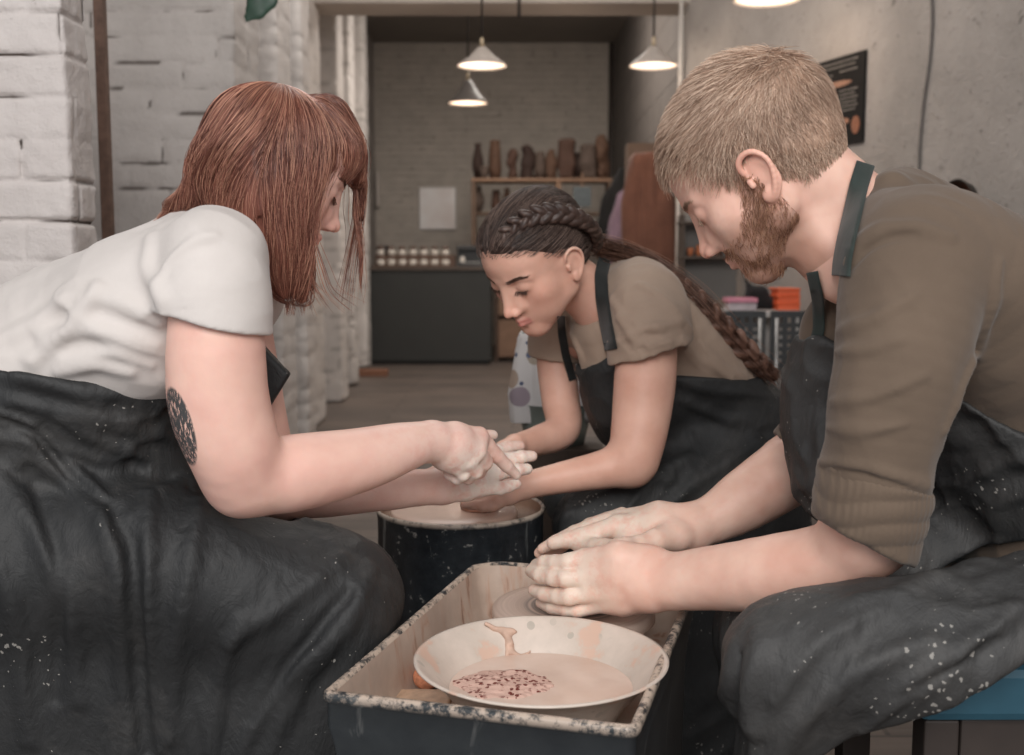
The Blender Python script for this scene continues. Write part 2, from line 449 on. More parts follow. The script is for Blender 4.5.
def cloth_mat(name, col, col2, weave=900, rough=.85, wr=.5, dist=.004, rib=None):
    g = G(name, rough, .2); v = g.mapv()
    n1 = g.noise(v, 9, 5, .6); c = g.mix(g.mask(n1, .3, .7), srgb(*col), srgb(*col2)); g.link(c, 'Base Color')
    n2 = g.noise(v, 34, 6, .6, .6); n3 = g.noise(v, weave, 2)
    g.bump(g.math('ADD', n2, g.math('MULTIPLY', n3, .15)), wr, dist)
    g.b.inputs['Sheen Weight'].default_value = .15
    return g.m
def apron_mat(name, col=(32, 33, 34), col2=(47, 47, 47), spl=(150, 146, 140), dens=.0):
    g = G(name, .6, .4); v = g.mapv()
    n1 = g.noise(v, 6, 6, .62, .5)
    c = g.mix(g.mask(n1, .35, .75), srgb(*col), srgb(*col2))
    # worn dusty patches and dried clay spatter
    n2 = g.noise(v, 3.2, 8, .7, .8); c = g.mix(g.math('MULTIPLY', g.mask(n2, .52, .72), .28), c, srgb(112, 108, 104))
    wv = g.n('ShaderNodeVectorMath', _operation='ADD', i0=v, i1=g.n('ShaderNodeVectorMath', _operation='SCALE', i0=g.n('ShaderNodeTexNoise', Vector=v, Scale=90.0).outputs[1], Scale=.012).outputs[0]).outputs[0]
    vo = g.n('ShaderNodeTexVoronoi', Vector=wv, Scale=95.0); vo.inputs['Randomness'].default_value = 1
    n3 = g.noise(v, 7, 3)
    thr = g.math('MULTIPLY', g.mask(n3, .50-dens, .68-dens), .24)
    sp = g.math('LESS_THAN', vo.outputs['Distance'], thr); 
    c = g.mix(g.math('MULTIPLY', sp, .8), c, srgb(*spl))
    vo2 = g.n('ShaderNodeTexVoronoi', Vector=wv, Scale=34.0)
    sp2 = g.math('LESS_THAN', vo2.outputs['Distance'], g.math('MULTIPLY', g.mask(n3, .6-dens, .75-dens), .12))
    c = g.mix(g.math('MULTIPLY', sp2, .9), c, srgb(190, 176, 164))
    g.link(c, 'Base Color')
    n4 = g.math('ADD', g.noise(g.mapv((1, 1, .45)), 16, 7, .62, 1.0), g.math('MULTIPLY', g.noise(g.mapv((1, 1, .6), (.3, .5, .2)), 48, 5, .6, 1.4), .45)); n5 = g.noise(v, 700, 2)
    g.bump(g.math('ADD', n4, g.math('MULTIPLY', n5, .05)), .6, .0065)
    return g.m
M_apron = apron_mat('dark_apron_cloth')
M_apron_w = apron_mat('dusty_apron_cloth', (38, 39, 40), (56, 57, 57), dens=.01)
M_apron_m = apron_mat('grey_apron_cloth_spattered', (46, 46, 46), (62, 61, 60), dens=.03)

def strands_short(head, region, n, seglen, mat, parent, name, flow, lift=.35, r=.00035, curl=.25, surf=None, offset=.0, m=6, seed=1, lenf=None, box=None):
    """short hair: roots on the skull, combed along `flow` (head space)"""
    rg = np.random.default_rng(seed); f = surf
    u = rg.normal(size=(n*6, 3)); u /= np.linalg.norm(u, axis=1, keepdims=True)
    P = np.array([0, -.012, .0])+u*np.array([.08, .1, .11])
    if box is not None: P = rg.uniform(box[0], box[1], size=(n*12, 3))
    e = 1e-4
    def grad(p):
        return np.stack([(f(p+np.eye(3)[i]*e)-f(p-np.eye(3)[i]*e))/(2*e) for i in range(3)], -1)
    for _ in range(6):
        g_ = grad(P); P = P-(f(P)-offset)[:, None]*g_/np.maximum((g_*g_).sum(1, keepdims=True), .3)
    ok = region(P, rg); P = P[ok][:n]
    L = seglen*(lenf(P) if lenf else 1)*rg.uniform(.65, 1.2, len(P))
    pts = [P]; q = P.copy(); jit = rg.normal(size=P.shape)*curl
    for i in range(m-1):
        g_ = grad(q); g_ /= np.linalg.norm(g_, axis=1, keepdims=True)+1e-9
        fl = flow(q)+jit; t = fl-(fl*g_).sum(1, keepdims=True)*g_; t /= np.linalg.norm(t, axis=1, keepdims=True)+1e-9
        lf = lift(P)[:, None]*(1-.55*i/(m-1)) if callable(lift) else lift*(1-.55*i/(m-1))
        d = t+g_*lf; d /= np.linalg.norm(d, axis=1, keepdims=True)
        q = q+d*(L/(m-1))[:, None]
        # keep outside the skull
        s_ = f(q); q = q+np.maximum(.0004-s_, 0)[:, None]*g_
        pts.append(q.copy())
    A = np.stack(pts, 1); Wd = A@head.R.T*head.sc+head.c
    Rr = r*np.linspace(1, .35, m)[None]*rg.uniform(.8, 1.3, (len(P), 1))
    V, Fq = tubes(Wd, Rr); rn = np.repeat(rg.random(len(P)), m*3)
    return mesh_obj(name, V, Fq, mat, parent, {'rnd': rn})
def merge_mesh(parts):
    Vs, Fs, A, o = [], [], [], 0
    for V, Fq, a in parts:
        if Fq.shape[1] == 3: Fq = np.concatenate([Fq, Fq[:, 2:]], 1)
        Vs.append(V); Fs.append(Fq+o); A.append(a); o += len(V)
    return np.concatenate(Vs), np.concatenate(Fs), np.concatenate(A)
def strands_on(S, roots, dirf, L, m, rg, off, r, wave=.004, gravity=(0, 0, -1), seed=0):
    """long hair: strands slide down the outside of volume S"""
    q = roots.copy(); e = 5e-4; pts = []
    ph = 14*np.stack([vnoise(q*55), vnoise(q*55+9)], 1)+rg.normal(size=(len(q), 2))*.35; st = L/(m-1)
    def grad(p):
        g_ = np.stack([(S(p+np.eye(3)[i]*e)-S(p-np.eye(3)[i]*e))/(2*e) for i in range(3)], -1)
        return g_/(np.linalg.norm(g_, axis=1, keepdims=True)+1e-9)
    gone = np.zeros(len(q), bool)
    for i in range(m):
        g_ = grad(q); dv = S(q)
        q = np.where((~gone)[:, None], q-(dv-off)[:, None].clip(-.01, .01)*g_, q)
        pts.append(q.copy())
        d = dirf(q); t = d-(d*g_).sum(1, keepdims=True)*g_; ln = np.linalg.norm(t, axis=1); 
        gone |= (ln < .3) & (g_[:, 2] < -.3)
        t = np.where(gone[:, None], d, t); t /= np.linalg.norm(t, axis=1, keepdims=True)+1e-9
        q = q+t*st[:, None]
    A = np.stack(pts, 1); s_ = np.linspace(0, 1, m)[None, :, None]
    A = A+wave*s_*np.stack([np.sin(ph[:, :1]+s_[..., 0]*9), np.cos(ph[:, 1:]+s_[..., 0]*8), 0*s_[..., 0]+0*ph[:, :1]], -1)
    Rr = r*(1-.75*np.linspace(0, 1, m)[None]**3)*rg.uniform(.7, 1.3, (len(q), 1))
    return A, Rr

# ================================================================== the man on the right
def build_man():
    root = empty('person', (.62, 1.45, 0), 'bearded man with short blond hair in brown rolled-sleeve shirt, cupping clay on the wheel', 'person', 'people at the potter\'s wheels')
    ear = W(761, 178, 1.345)
    H = Head((0, 0, 0), 64, -39, -8, 1.06, True); H.c = ear+np.array([.003, 0, .004])-H.R@(np.array([-.078, -.012, -.018])*H.sc)
    S = Sdf(); S.u(H.sdf())
    nb = W(880, 250, 1.42)
    S.u(cone_f(H.w((0, -.035, -.03)), W(864, 228, 1.43), .060, .060), .022)
    S.u(cone_f(H.w((0, .0, -.07)), W(850, 265, 1.40), .045, .052), .02)
    S.u(cone_f(W(872, 240, 1.43), W(960, 340, 1.44), .062, .10), .03)
    # near arm
    chain_px(S, [(915, 275, 1.28, 54), (880, 420, 1.24, 46), (868, 530, 1.27, 44)], .03)
    chain_px(S, [(868, 532, 1.27, 42), (835, 560, 1.30, 40), (770, 573, 1.35, 38.5), (715, 578, 1.40, 33), (665, 582, 1.445, 29), (648, 581, 1.455, 28.5)], .02)
    # far arm
    chain_px(S, [(900, 300, 1.58, 45), (815, 450, 1.68, 40), (790, 470, 1.66, 36), (745, 500, 1.635, 31), (715, 518, 1.62, 25), (688, 528, 1.61, 23)], .02)
    hand(S, [[(652, 564, 1.455, 20), (620, 560, 1.46, 18), (586, 561, 1.485, 13)],
             [(652, 578, 1.45, 22), (620, 576, 1.46, 19), (588, 575, 1.475, 13)],
             [(652, 590, 1.45, 20), (620, 590, 1.465, 17), (589, 590, 1.475, 12)],
             [(652, 596, 1.45, 16), (622, 601, 1.47, 14), (592, 603, 1.485, 10)],
             [(640, 560, 1.47, 15), (618, 549, 1.53, 11)]],
         [[(588, 559, 1.485, 11), (568, 562, 1.485, 9), (556, 563, 1.50, 8.6), (545, 563, 1.515, 7.8), (536, 565, 1.535, 6.5)],
          [(588, 576, 1.475, 11), (566, 578, 1.475, 9.4), (554, 577, 1.49, 9), (541, 575, 1.51, 8.4), (531, 571, 1.535, 6.8)],
          [(590, 592, 1.475, 10.5), (570, 596, 1.475, 9), (558, 596, 1.49, 8.5), (545, 594, 1.51, 8), (534, 590, 1.53, 6.5)],
          [(594, 605, 1.485, 9), (577, 610, 1.485, 7.6), (566, 609.5, 1.495, 7.3), (552, 607, 1.51, 7), (541, 603, 1.53, 6)],
          [(618, 549, 1.53, 10), (596, 546, 1.57, 8.5), (580, 546, 1.60, 7.5)]])
    hand(S, [[(690, 522, 1.61, 19), (660, 519, 1.615, 17), (622, 521, 1.635, 12)],
             [(690, 530, 1.605, 21), (658, 527, 1.60, 18), (618, 528, 1.61, 13)],
             [(690, 530, 1.605, 20), (660, 534, 1.60, 18), (630, 538, 1.60, 14)],
             [(690, 534, 1.60, 18), (676, 536, 1.575, 15), (655, 541, 1.545, 12.5)]],
         [[(620, 519, 1.64, 10.5), (598, 524, 1.65, 8.6), (575, 533, 1.655, 8.2), (556, 542, 1.65, 7.4), (542, 549, 1.645, 6)],
          [(618, 526, 1.61, 12), (598, 532, 1.60, 9.8), (580, 537, 1.60, 9.2), (566, 540, 1.60, 8.4), (553, 543, 1.60, 7)],
          [(622, 516, 1.66, 9), (590, 526, 1.68, 8), (560, 546, 1.67, 7.5), (539, 553, 1.66, 6)],
          [(655, 541, 1.545, 12), (640, 545, 1.53, 10), (627, 547, 1.52, 9.8), (616, 549, 1.515, 9.6)]])
    S.disp.append(disp_noise(.0006, (70, 70, 70)))
    lo, hi = bbox_of([W(525, 630, 1.42), W(525, 500, 1.7), W(1000, 60, 1.2), W(690, 60, 1.5), W(900, 300, 1.75), W(870, 590, 1.2)], .03)
    hc = W(575, 575, 1.5)
    def at(V):
        L = H.loc(V); d = {}
        lip = np.clip(1-np.abs(L[:, 2]+.0717)/.010, 0, 1)*np.clip((.026-np.abs(L[:, 0]))/.006, 0, 1)*(L[:, 1] > .083)*(L[:, 1] < .112)*np.clip((L[:, 1]-.083)/.006, 0, 1)
        d['lip'] = np.minimum(lip*1.4, 1)*.35
        jl = (L[:, 2] < -.028)&(L[:, 2] > -.15)&(L[:, 1] > -.025); 
        st = np.clip((-.034-L[:, 2]+.0*L[:, 1])/.02, 0, 1)*np.clip((L[:, 1]+.02)/.02, 0, 1)*(L[:, 2] > -.14)
        st *= np.clip((np.linalg.norm((L-np.array([0, .11, -.03]))*np.array([1, 1, 1]), axis=1)-.045)/.02, 0, 1)*(np.linalg.norm(L, axis=1) < .15)
        d['stubble'] = st*.55
        ears = (np.abs(L[:, 0]) > .074)&(np.abs(L[:, 1]+.01) < .04)&(np.abs(L[:, 2]+.015) < .045)
        nose = np.clip(1-np.linalg.norm(L-np.array([0, .115, -.045]), axis=1)/.03, 0, 1)
        d['flush'] = np.clip(ears*.35+nose*.6+sph_mask(V, W(665, 580, 1.45), .02, .06)*.7, 0, 1)
        cl = np.maximum(sph_mask(V, W(560, 580, 1.5), .05, .12), sph_mask(V, W(600, 530, 1.6), .06, .14))
        cl = np.maximum(cl, sph_mask(V, W(700, 560, 1.5), .05, .2)*.35)
        d['clay'] = cl; d['tattoo'] = np.zeros(len(V)); return d
    skin = skin_mat('fair_skin', (228, 188, 170), (216, 168, 150), (222, 202, 186))
    finish('body', S, lo, hi, .0015, skin, root, at, [(H.c, .135), (W(585, 580, 1.5), .075), (W(610, 530, 1.6), .085)])
    # hair
    mh = hair_mat('short_blond_hair', (116, 90, 74), (184, 152, 130), (232, 206, 184), .5)
    def skull(p):
        a = ell_f((0, -.020, .036), (.078, .100, .088)); b = ell_f((0, .03, .034), (.063, .062, .058)); c = ell_f((0, -.03, -.02), (.062, .07, .06))
        return smin(smin(a(p), b(p), .03), c(p), .03)
    def region(P, rg):
        x, y, z = P.T; ax = np.abs(x); nz = rg.normal(size=len(P))*.004
        hairline = np.where(y > .03, .056+(.095-y)*-.1, np.where(y > -.0, .02, -.03-(.0-y)*.35))   # lower bound of hair
        front = np.interp(y+nz, [-.11, -.06, -.02, 0, .015, .03, .05, .075, .1], [-.062, -.06, -.03, .0, -.012, .026, .052, .066, .07])
        return (z > front+nz)
    def flow(P):
        cr = np.array([0, -.06, .09]); d = P-cr; d[:, 1] = d[:, 1]+.015; d /= np.linalg.norm(d, axis=1, keepdims=True)+1e-6
        d[:, 1] += np.clip(P[:, 2]/.1, 0, 1)*.9; d[:, 2] -= .5*np.clip((.06-P[:, 2])/.05, 0, 1)
        d[:, 0] += .25*np.clip(P[:, 2]/.1, 0, 1)
        return d
    hairo = strands_short(H, region, 19000, .025, mh, root, 'hair', flow, lift=lambda P: .34+.25*np.clip((P[:, 2]-.06)/.05, 0, 1), r=.00042, curl=.3, surf=skull,
        lenf=lambda P: np.clip(.5+(P[:, 2]+.03)/.11, .45, 1.2), m=6, seed=3)
    # hair undercoat following the skull
    U = Sdf(); U.u(H.el((0, -.020, .036), (.081, .1035, .092))); U.u(H.el((0, .03, .038), (.067, .066, .06)), .03); U.u(H.el((0, -.034, -.02), (.066, .07, .052)), .03)
    cut = Sdf(); 
    def hl(p):
        L = H.loc(p); front = np.interp(L[..., 1], [-.11, -.06, -.02, 0, .015, .03, .05, .075, .1], [-.060, -.056, -.026, .006, -.006, .028, .053, .066, .071])
        return (front+.002-L[..., 2])*.7
    U.i(hl, .004); U.disp.append(disp_noise(.0012, (160, 160, 160))); U.disp.append(lambda p: .0048*np.clip(1+hl(p)/.7/.035, 0, 1))
    lo, hi = bbox_of([H.w((0, 0, 0))], .15*H.sc)
    V, Q = solid(U, lo, hi, .003); mesh_obj('hair_base', V, Q, mh, hairo, {'rnd': np.full(len(V), .25)})
    # beard
    mb = hair_mat('ginger_brown_beard', (100, 66, 48), (146, 102, 78), (188, 146, 118), .6)
    HS = H.sdf(); Hs = lambda p: HS(p@H.R.T*H.sc+H.c)/H.sc
    def breg(P, rg):
        x, y, z = P.T; nz = rg.normal(size=len(P))*.003
        top = np.interp(y, [-.02, .0, .012, .03, .05, .07, .09, .11], [-.03, -.01, .006, -.03, -.052, -.056, -.056, -.05])
        low = z > np.interp(y, [-.02, .0, .03, .08], [-.085, -.105, -.12, -.128])
        mouth = (np.abs(z+.0717) < .009)&(np.abs(x) < .024)&(y > .08)
        soul = rg.random(len(P)) < np.where((y > .05) & (z > -.08), .55, 1)
        mus = (np.abs(x) < .032)&(y > .075)&(z < -.055)&(z > -.0655)
        return (((z < top+nz)&low&(y > -.012)&soul)|mus)&~mouth&(np.abs(x) < .08)
    def bflow(P):
        d = np.zeros_like(P); d[:, 1] = .55; d[:, 2] = -1; d[:, 0] = 0; return d
    strands_short(H, breg, 7500, .0085, mb, root, 'beard', bflow, lift=.45, r=.00032, curl=.35, surf=Hs, m=4, seed=5)
    brows_lashes(H, root, mh, 31, .017)
    # shirt
    ms = cloth_mat('brown_jersey', (106, 91, 78), (97, 83, 71), 1200, .9, .35, .003)
    T = Sdf()
    chain_px(T, [(905, 270, 1.42, 78), (985, 344, 1.45, 93), (1060, 480, 1.50, 125), (1090, 600, 1.52, 130)], .05, 1.15)
    chain_px(T, [(900, 246, 1.32, 58), (940, 262, 1.30, 72), (1010, 320, 1.36, 92)], .05)
    chain_px(T, [(840, 330, 1.50, 38), (825, 400, 1.52, 36), (850, 470, 1.5, 50)], .04)
    chain_px(T, [(893, 195, 1.42, 25), (915, 226, 1.47, 52), (970, 297, 1.5, 78)], .03); T.u(cone_f(W(884, 200, 1.40), W(876, 235, 1.37), .024, .034), .02)
    T.s_(cone_f(H.w((0, -.03, -.05)), W(856, 222, 1.43), .060, .062), .006)
    T.s_(cone_f(H.w((0, .01, -.06)), W(828, 300, 1.40), .05, .05), .008)
    T.u(cone_f(W(890, 188, 1.385), W(884, 240, 1.355), .019, .03), .015)
    sl = Sdf(); chain_px(sl, [(915, 268, 1.27, 71), (902, 350, 1.235, 66), (886, 420, 1.225, 59), (874, 478, 1.235, 51), (864, 545, 1.26, 47)], .02)
    sl.u(Sdf().chain([PR(876, 470, 1.235, 55), PR(870, 500, 1.24, 54)], .01), .008)
    for y0, xo, r in ((492, 0, 53.5), (512, -2, 53), (528, -3, 51), (543, -4, 50)):
        sl.u(cone_f(W(873+xo, y0, 1.243), W(871+xo, y0+6, 1.243), r*1.243/FPX, r*1.243/FPX), .004)
    sl.i(lpl((812, 516), (908, 562), 1.25, (870, 450)), .006)
    sl.s_(cone_f(W(868, 530, 1.27), W(855, 580, 1.28), .046, .05), .006)
    T.u(sl, .025)
    cu = Sdf(); chain_px(cu, [(880, 455, 1.235, 57.5), (871, 505, 1.24, 56.5), (862, 555, 1.26, 51)], .02)
    cu.i(lpl((815, 515), (908, 560), 1.25, (870, 450)), .005); cu.i(lpl((822, 463), (940, 494), 1.24, (870, 560)), .004); cu.s_(cone_f(W(868, 530, 1.27), W(855, 580, 1.28), .046, .05), .006)
    ax_ = W(862, 555, 1.26)-W(880, 455, 1.235); ax_ /= np.linalg.norm(ax_); sd_ = np.cross(ax_, [0, 1, 0])
    def cuf(p):
        t = (p-W(871, 505, 1.24))@ax_+.010*vnoise(p*18)+.02*((p-W(871, 505, 1.24))@sd_)
        return -.0026*np.abs(np.sin(t*115+1.5*vnoise(p*14+4)*2))+.0006*np.sin(((p-W(871, 505, 1.24))@sd_)*900)
    cu.disp.append(cuf)
    sf = Sdf(); chain_px(sf, [(880, 330, 1.6, 50), (835, 420, 1.66, 46), (810, 452, 1.68, 42), (790, 470, 1.67, 40)], .02)
    sf.i(lpl((778, 436), (822, 470), 1.65, (850, 400)), .004); T.u(sf, .02)
    # creases: raised and sunk lines
    def crease(S_, pts, r, k, cut=False):
        for (a, ra), (b, rb) in zip([PR(*p, r) for p in pts][:-1], [PR(*p, r) for p in pts][1:]):
            (S_.s_ if cut else S_.u)(cone_f(a, b, ra, rb), k)
    on_surf(T, [(848, 262), (862, 240), (885, 228), (915, 226), (950, 236)], 4, .014, 1.0)
    on_surf(T, [(850, 270), (868, 249), (890, 238), (915, 235)], 3, .008, 1.0, True)
    on_surf(T, [(1000, 262), (990, 320), (965, 380), (945, 430)], 4, .012, 1.0)
    for pts in ([(838, 332), (870, 322), (915, 296)], [(836, 352), (865, 350), (900, 340)], [(832, 402), (872, 398), (925, 376)], [(828, 428), (860, 432), (905, 425)],
                [(822, 462), (865, 466), (935, 488)]):
        on_surf(T, pts, 3.6, .011, 1.0)
    on_surf(T, [(820, 468), (865, 474), (932, 497)], 2.2, .004, 1.0, True)
    T.disp.append(folds(.0012, (.45, 0, -1), .22, .035, 1)); T.disp.append(disp_noise(.0015, (16, 16, 16)))
    lo, hi = bbox_of([W(775, 480, 1.7), W(840, 560, 1.15), W(1150, 160, 1.15), W(1150, 700, 1.75), W(860, 150, 1.5)], .02)
    sh = finish('shirt', T, lo, hi, .0028, ms, root)
    c_lo, c_hi = bbox_of([W(800, 440, 1.15), W(950, 590, 1.15), W(870, 500, 1.35)], .03); finish('rolled_cuff', cu, c_lo, c_hi, .0022, ms, sh)
    # apron: bib, neck strap, skirt over the thighs
    A = Sdf(); bib = Sdf()
    chain_px(bib, [(905, 262, 1.42, 82), (985, 330, 1.45, 111), (1060, 480, 1.50, 132), (1090, 600, 1.52, 136)], .05, 1.15)
    chain_px(bib, [(840, 345, 1.50, 44), (825, 400, 1.52, 43), (850, 470, 1.5, 58)], .04)
    bib.i(lpl((778, 362), (835, 338), 1.4, (820, 500)), .004)
    bib.i(lpl((835, 338), (1024, 445), 1.4, (900, 500)), .004)
    bib.disp.append(folds(.004, (1, 0, -.3), .2, .04, 4))
    A.u(bib, .01)
    chain_px(A, [(1110, 640, 1.20, 100), (960, 650, 1.19, 80), (850, 655, 1.19, 70), (790, 668, 1.20, 64)], .04)
    chain_px(A, [(1110, 600, 1.60, 90), (930, 590, 1.62, 66), (800, 630, 1.60, 56)], .04)
    A.u(prism_f([W(1110, 640, 1.42), W(790, 640, 1.42), W(800, 700, 1.42), W(1110, 700, 1.42)], .03, .09), .05)
    dr = Sdf(); dr.u(prism_f([W(960, 640, 1.20), W(784, 650, 1.21), W(772, 800, 1.20), W(768, 980, 1.22), W(800, 980, 1.22)], .015, .042))
    A.u(dr, .05)
    A.u(cone_f(W(925, 555, 1.46), W(1070, 560, 1.46), .055, .09), .04)
    A.u(prism_f([W(840, 640, 1.5), W(770, 640, 1.5), W(770, 1020, 1.5), W(830, 1020, 1.5)], .03, .06), .05)
    for pts, r_ in (([(735, 650), (726, 690), (724, 750)], 4), ([(1024, 556), (960, 572), (900, 592), (850, 606)], 4), ([(930, 640), (860, 668), (800, 720), (780, 755)], 4),
                    ([(1015, 610), (930, 668), (860, 735)], 4), ([(760, 640), (748, 690), (752, 750)], 3), ([(880, 610), (820, 640), (775, 700)], 3)):
        on_surf(A, pts, r_, .022, .9)
    for pts, r_ in (([(742, 655), (735, 700), (736, 755)], 3), ([(1000, 640), (900, 700)], 3)): on_surf(A, pts, r_, .012, .9, True)
    A.s_(ell_f(W(1030, 800, 1.1), (.19, .2, .05)), .02)
    A.i(lpl((1030, 668), (880, 757), 1.1, (800, 600)), .01)
    A.disp.append(folds(.003, (-.8, 0, -.6), .25, .045, 2)); A.disp.append(folds(.0012, (-.3, 0, -1), .12, .02, 6)); A.disp.append(disp_noise(.0015, (16, 16, 16)))
    lo, hi = bbox_of([W(700, 1060, 1.15), W(770, 330, 1.5), W(1150, 300, 1.05), W(1150, 700, 1.8), W(700, 600, 1.8)], .02)
    ap = finish('apron', A, lo, hi, .0035, M_apron_m, root)
    mst = cloth_mat('dark_green_webbing', (44, 52, 50), (54, 62, 58), 600, .8, .3, .002)
    cs = Sdf(); cs.u(S, 0); cs.u(T, 0)
    band('neck_strap', [(866, 163), (859, 185), (852, 215), (846, 240), (842, 262), (841, 276)], 19, cs, 1.05, 1.6, mst, ap)
    band('neck_strap', [(812, 272), (818, 300), (819, 330), (812, 352), (806, 372)], 12, cs, 1.1, 1.65, mst, ap)
    return root

def face_attrs(H, V, d=None, lipk=.75, blush=.5):
    L = H.loc(V); d = d if d is not None else {}
    lip = np.clip(1-np.abs(L[:, 2]+.0717)/.011, 0, 1)*np.clip((.024-np.abs(L[:, 0]))/.006, 0, 1)*np.clip((L[:, 1]-.083)/.006, 0, 1)*(L[:, 1] < .112)
    d['lip'] = np.minimum(lip*1.8, 1)*lipk; d['stubble'] = np.zeros(len(V))
    ch = np.clip(1-np.linalg.norm((L-np.array([np.sign(L[:, 0])*.042, .065, -.035]).T if False else np.stack([np.abs(L[:, 0])-.042, L[:, 1]-.065, L[:, 2]+.035], 1)), axis=1)/.04, 0, 1)
    nose = np.clip(1-np.linalg.norm(L-np.array([0, .115, -.045]), axis=1)/.03, 0, 1)
    d['flush'] = np.clip(ch*blush+nose*.5, 0, 1); return d
def brows_lashes(H, root, mb, seed, hgt=.022):
    HS = H.sdf(); Hs = lambda p: HS(p@H.R.T*H.sc+H.c)/H.sc
    for sd in (-1, 1):
        bx = ((min(sd*.01, sd*.054), .055, .0), (max(sd*.01, sd*.054), .1, .035))
        def ereg(P, rg):
            x, y, z = P.T; ax = np.abs(x); return (np.abs(z-(hgt-np.abs(ax-.036)*.2)) < .0034-.0022*np.clip((ax-.03)/.02, 0, 1))&(ax > .012)&(ax < .052)&(y > .055)
        strands_short(H, ereg, 170, .0085, mb, root, 'eyebrow', lambda P: np.stack([np.sign(P[:, 0]), 0*P[:, 0], .12+0*P[:, 0]], 1), lift=.15, r=.00028, curl=.1, surf=Hs, m=4, seed=seed, box=bx)
        bx = ((min(sd*.016, sd*.047), .06, -.02), (max(sd*.016, sd*.047), .1, .005))
        def lreg(P, rg):
            x, y, z = P.T; return (np.abs(z+.0095-np.abs(np.abs(x)-.0315)*.15) < .0010)&(np.abs(np.abs(x)-.0315) < .0135)&(y > .06)
        strands_short(H, lreg, 130, .0075, mb, root, 'eyelashes', lambda P: np.stack([.3*np.sign(P[:, 0]), 1+0*P[:, 0], -.6+0*P[:, 0]], 1), lift=.8, r=.00036, curl=.12, surf=Hs, m=4, seed=seed+1, box=bx)

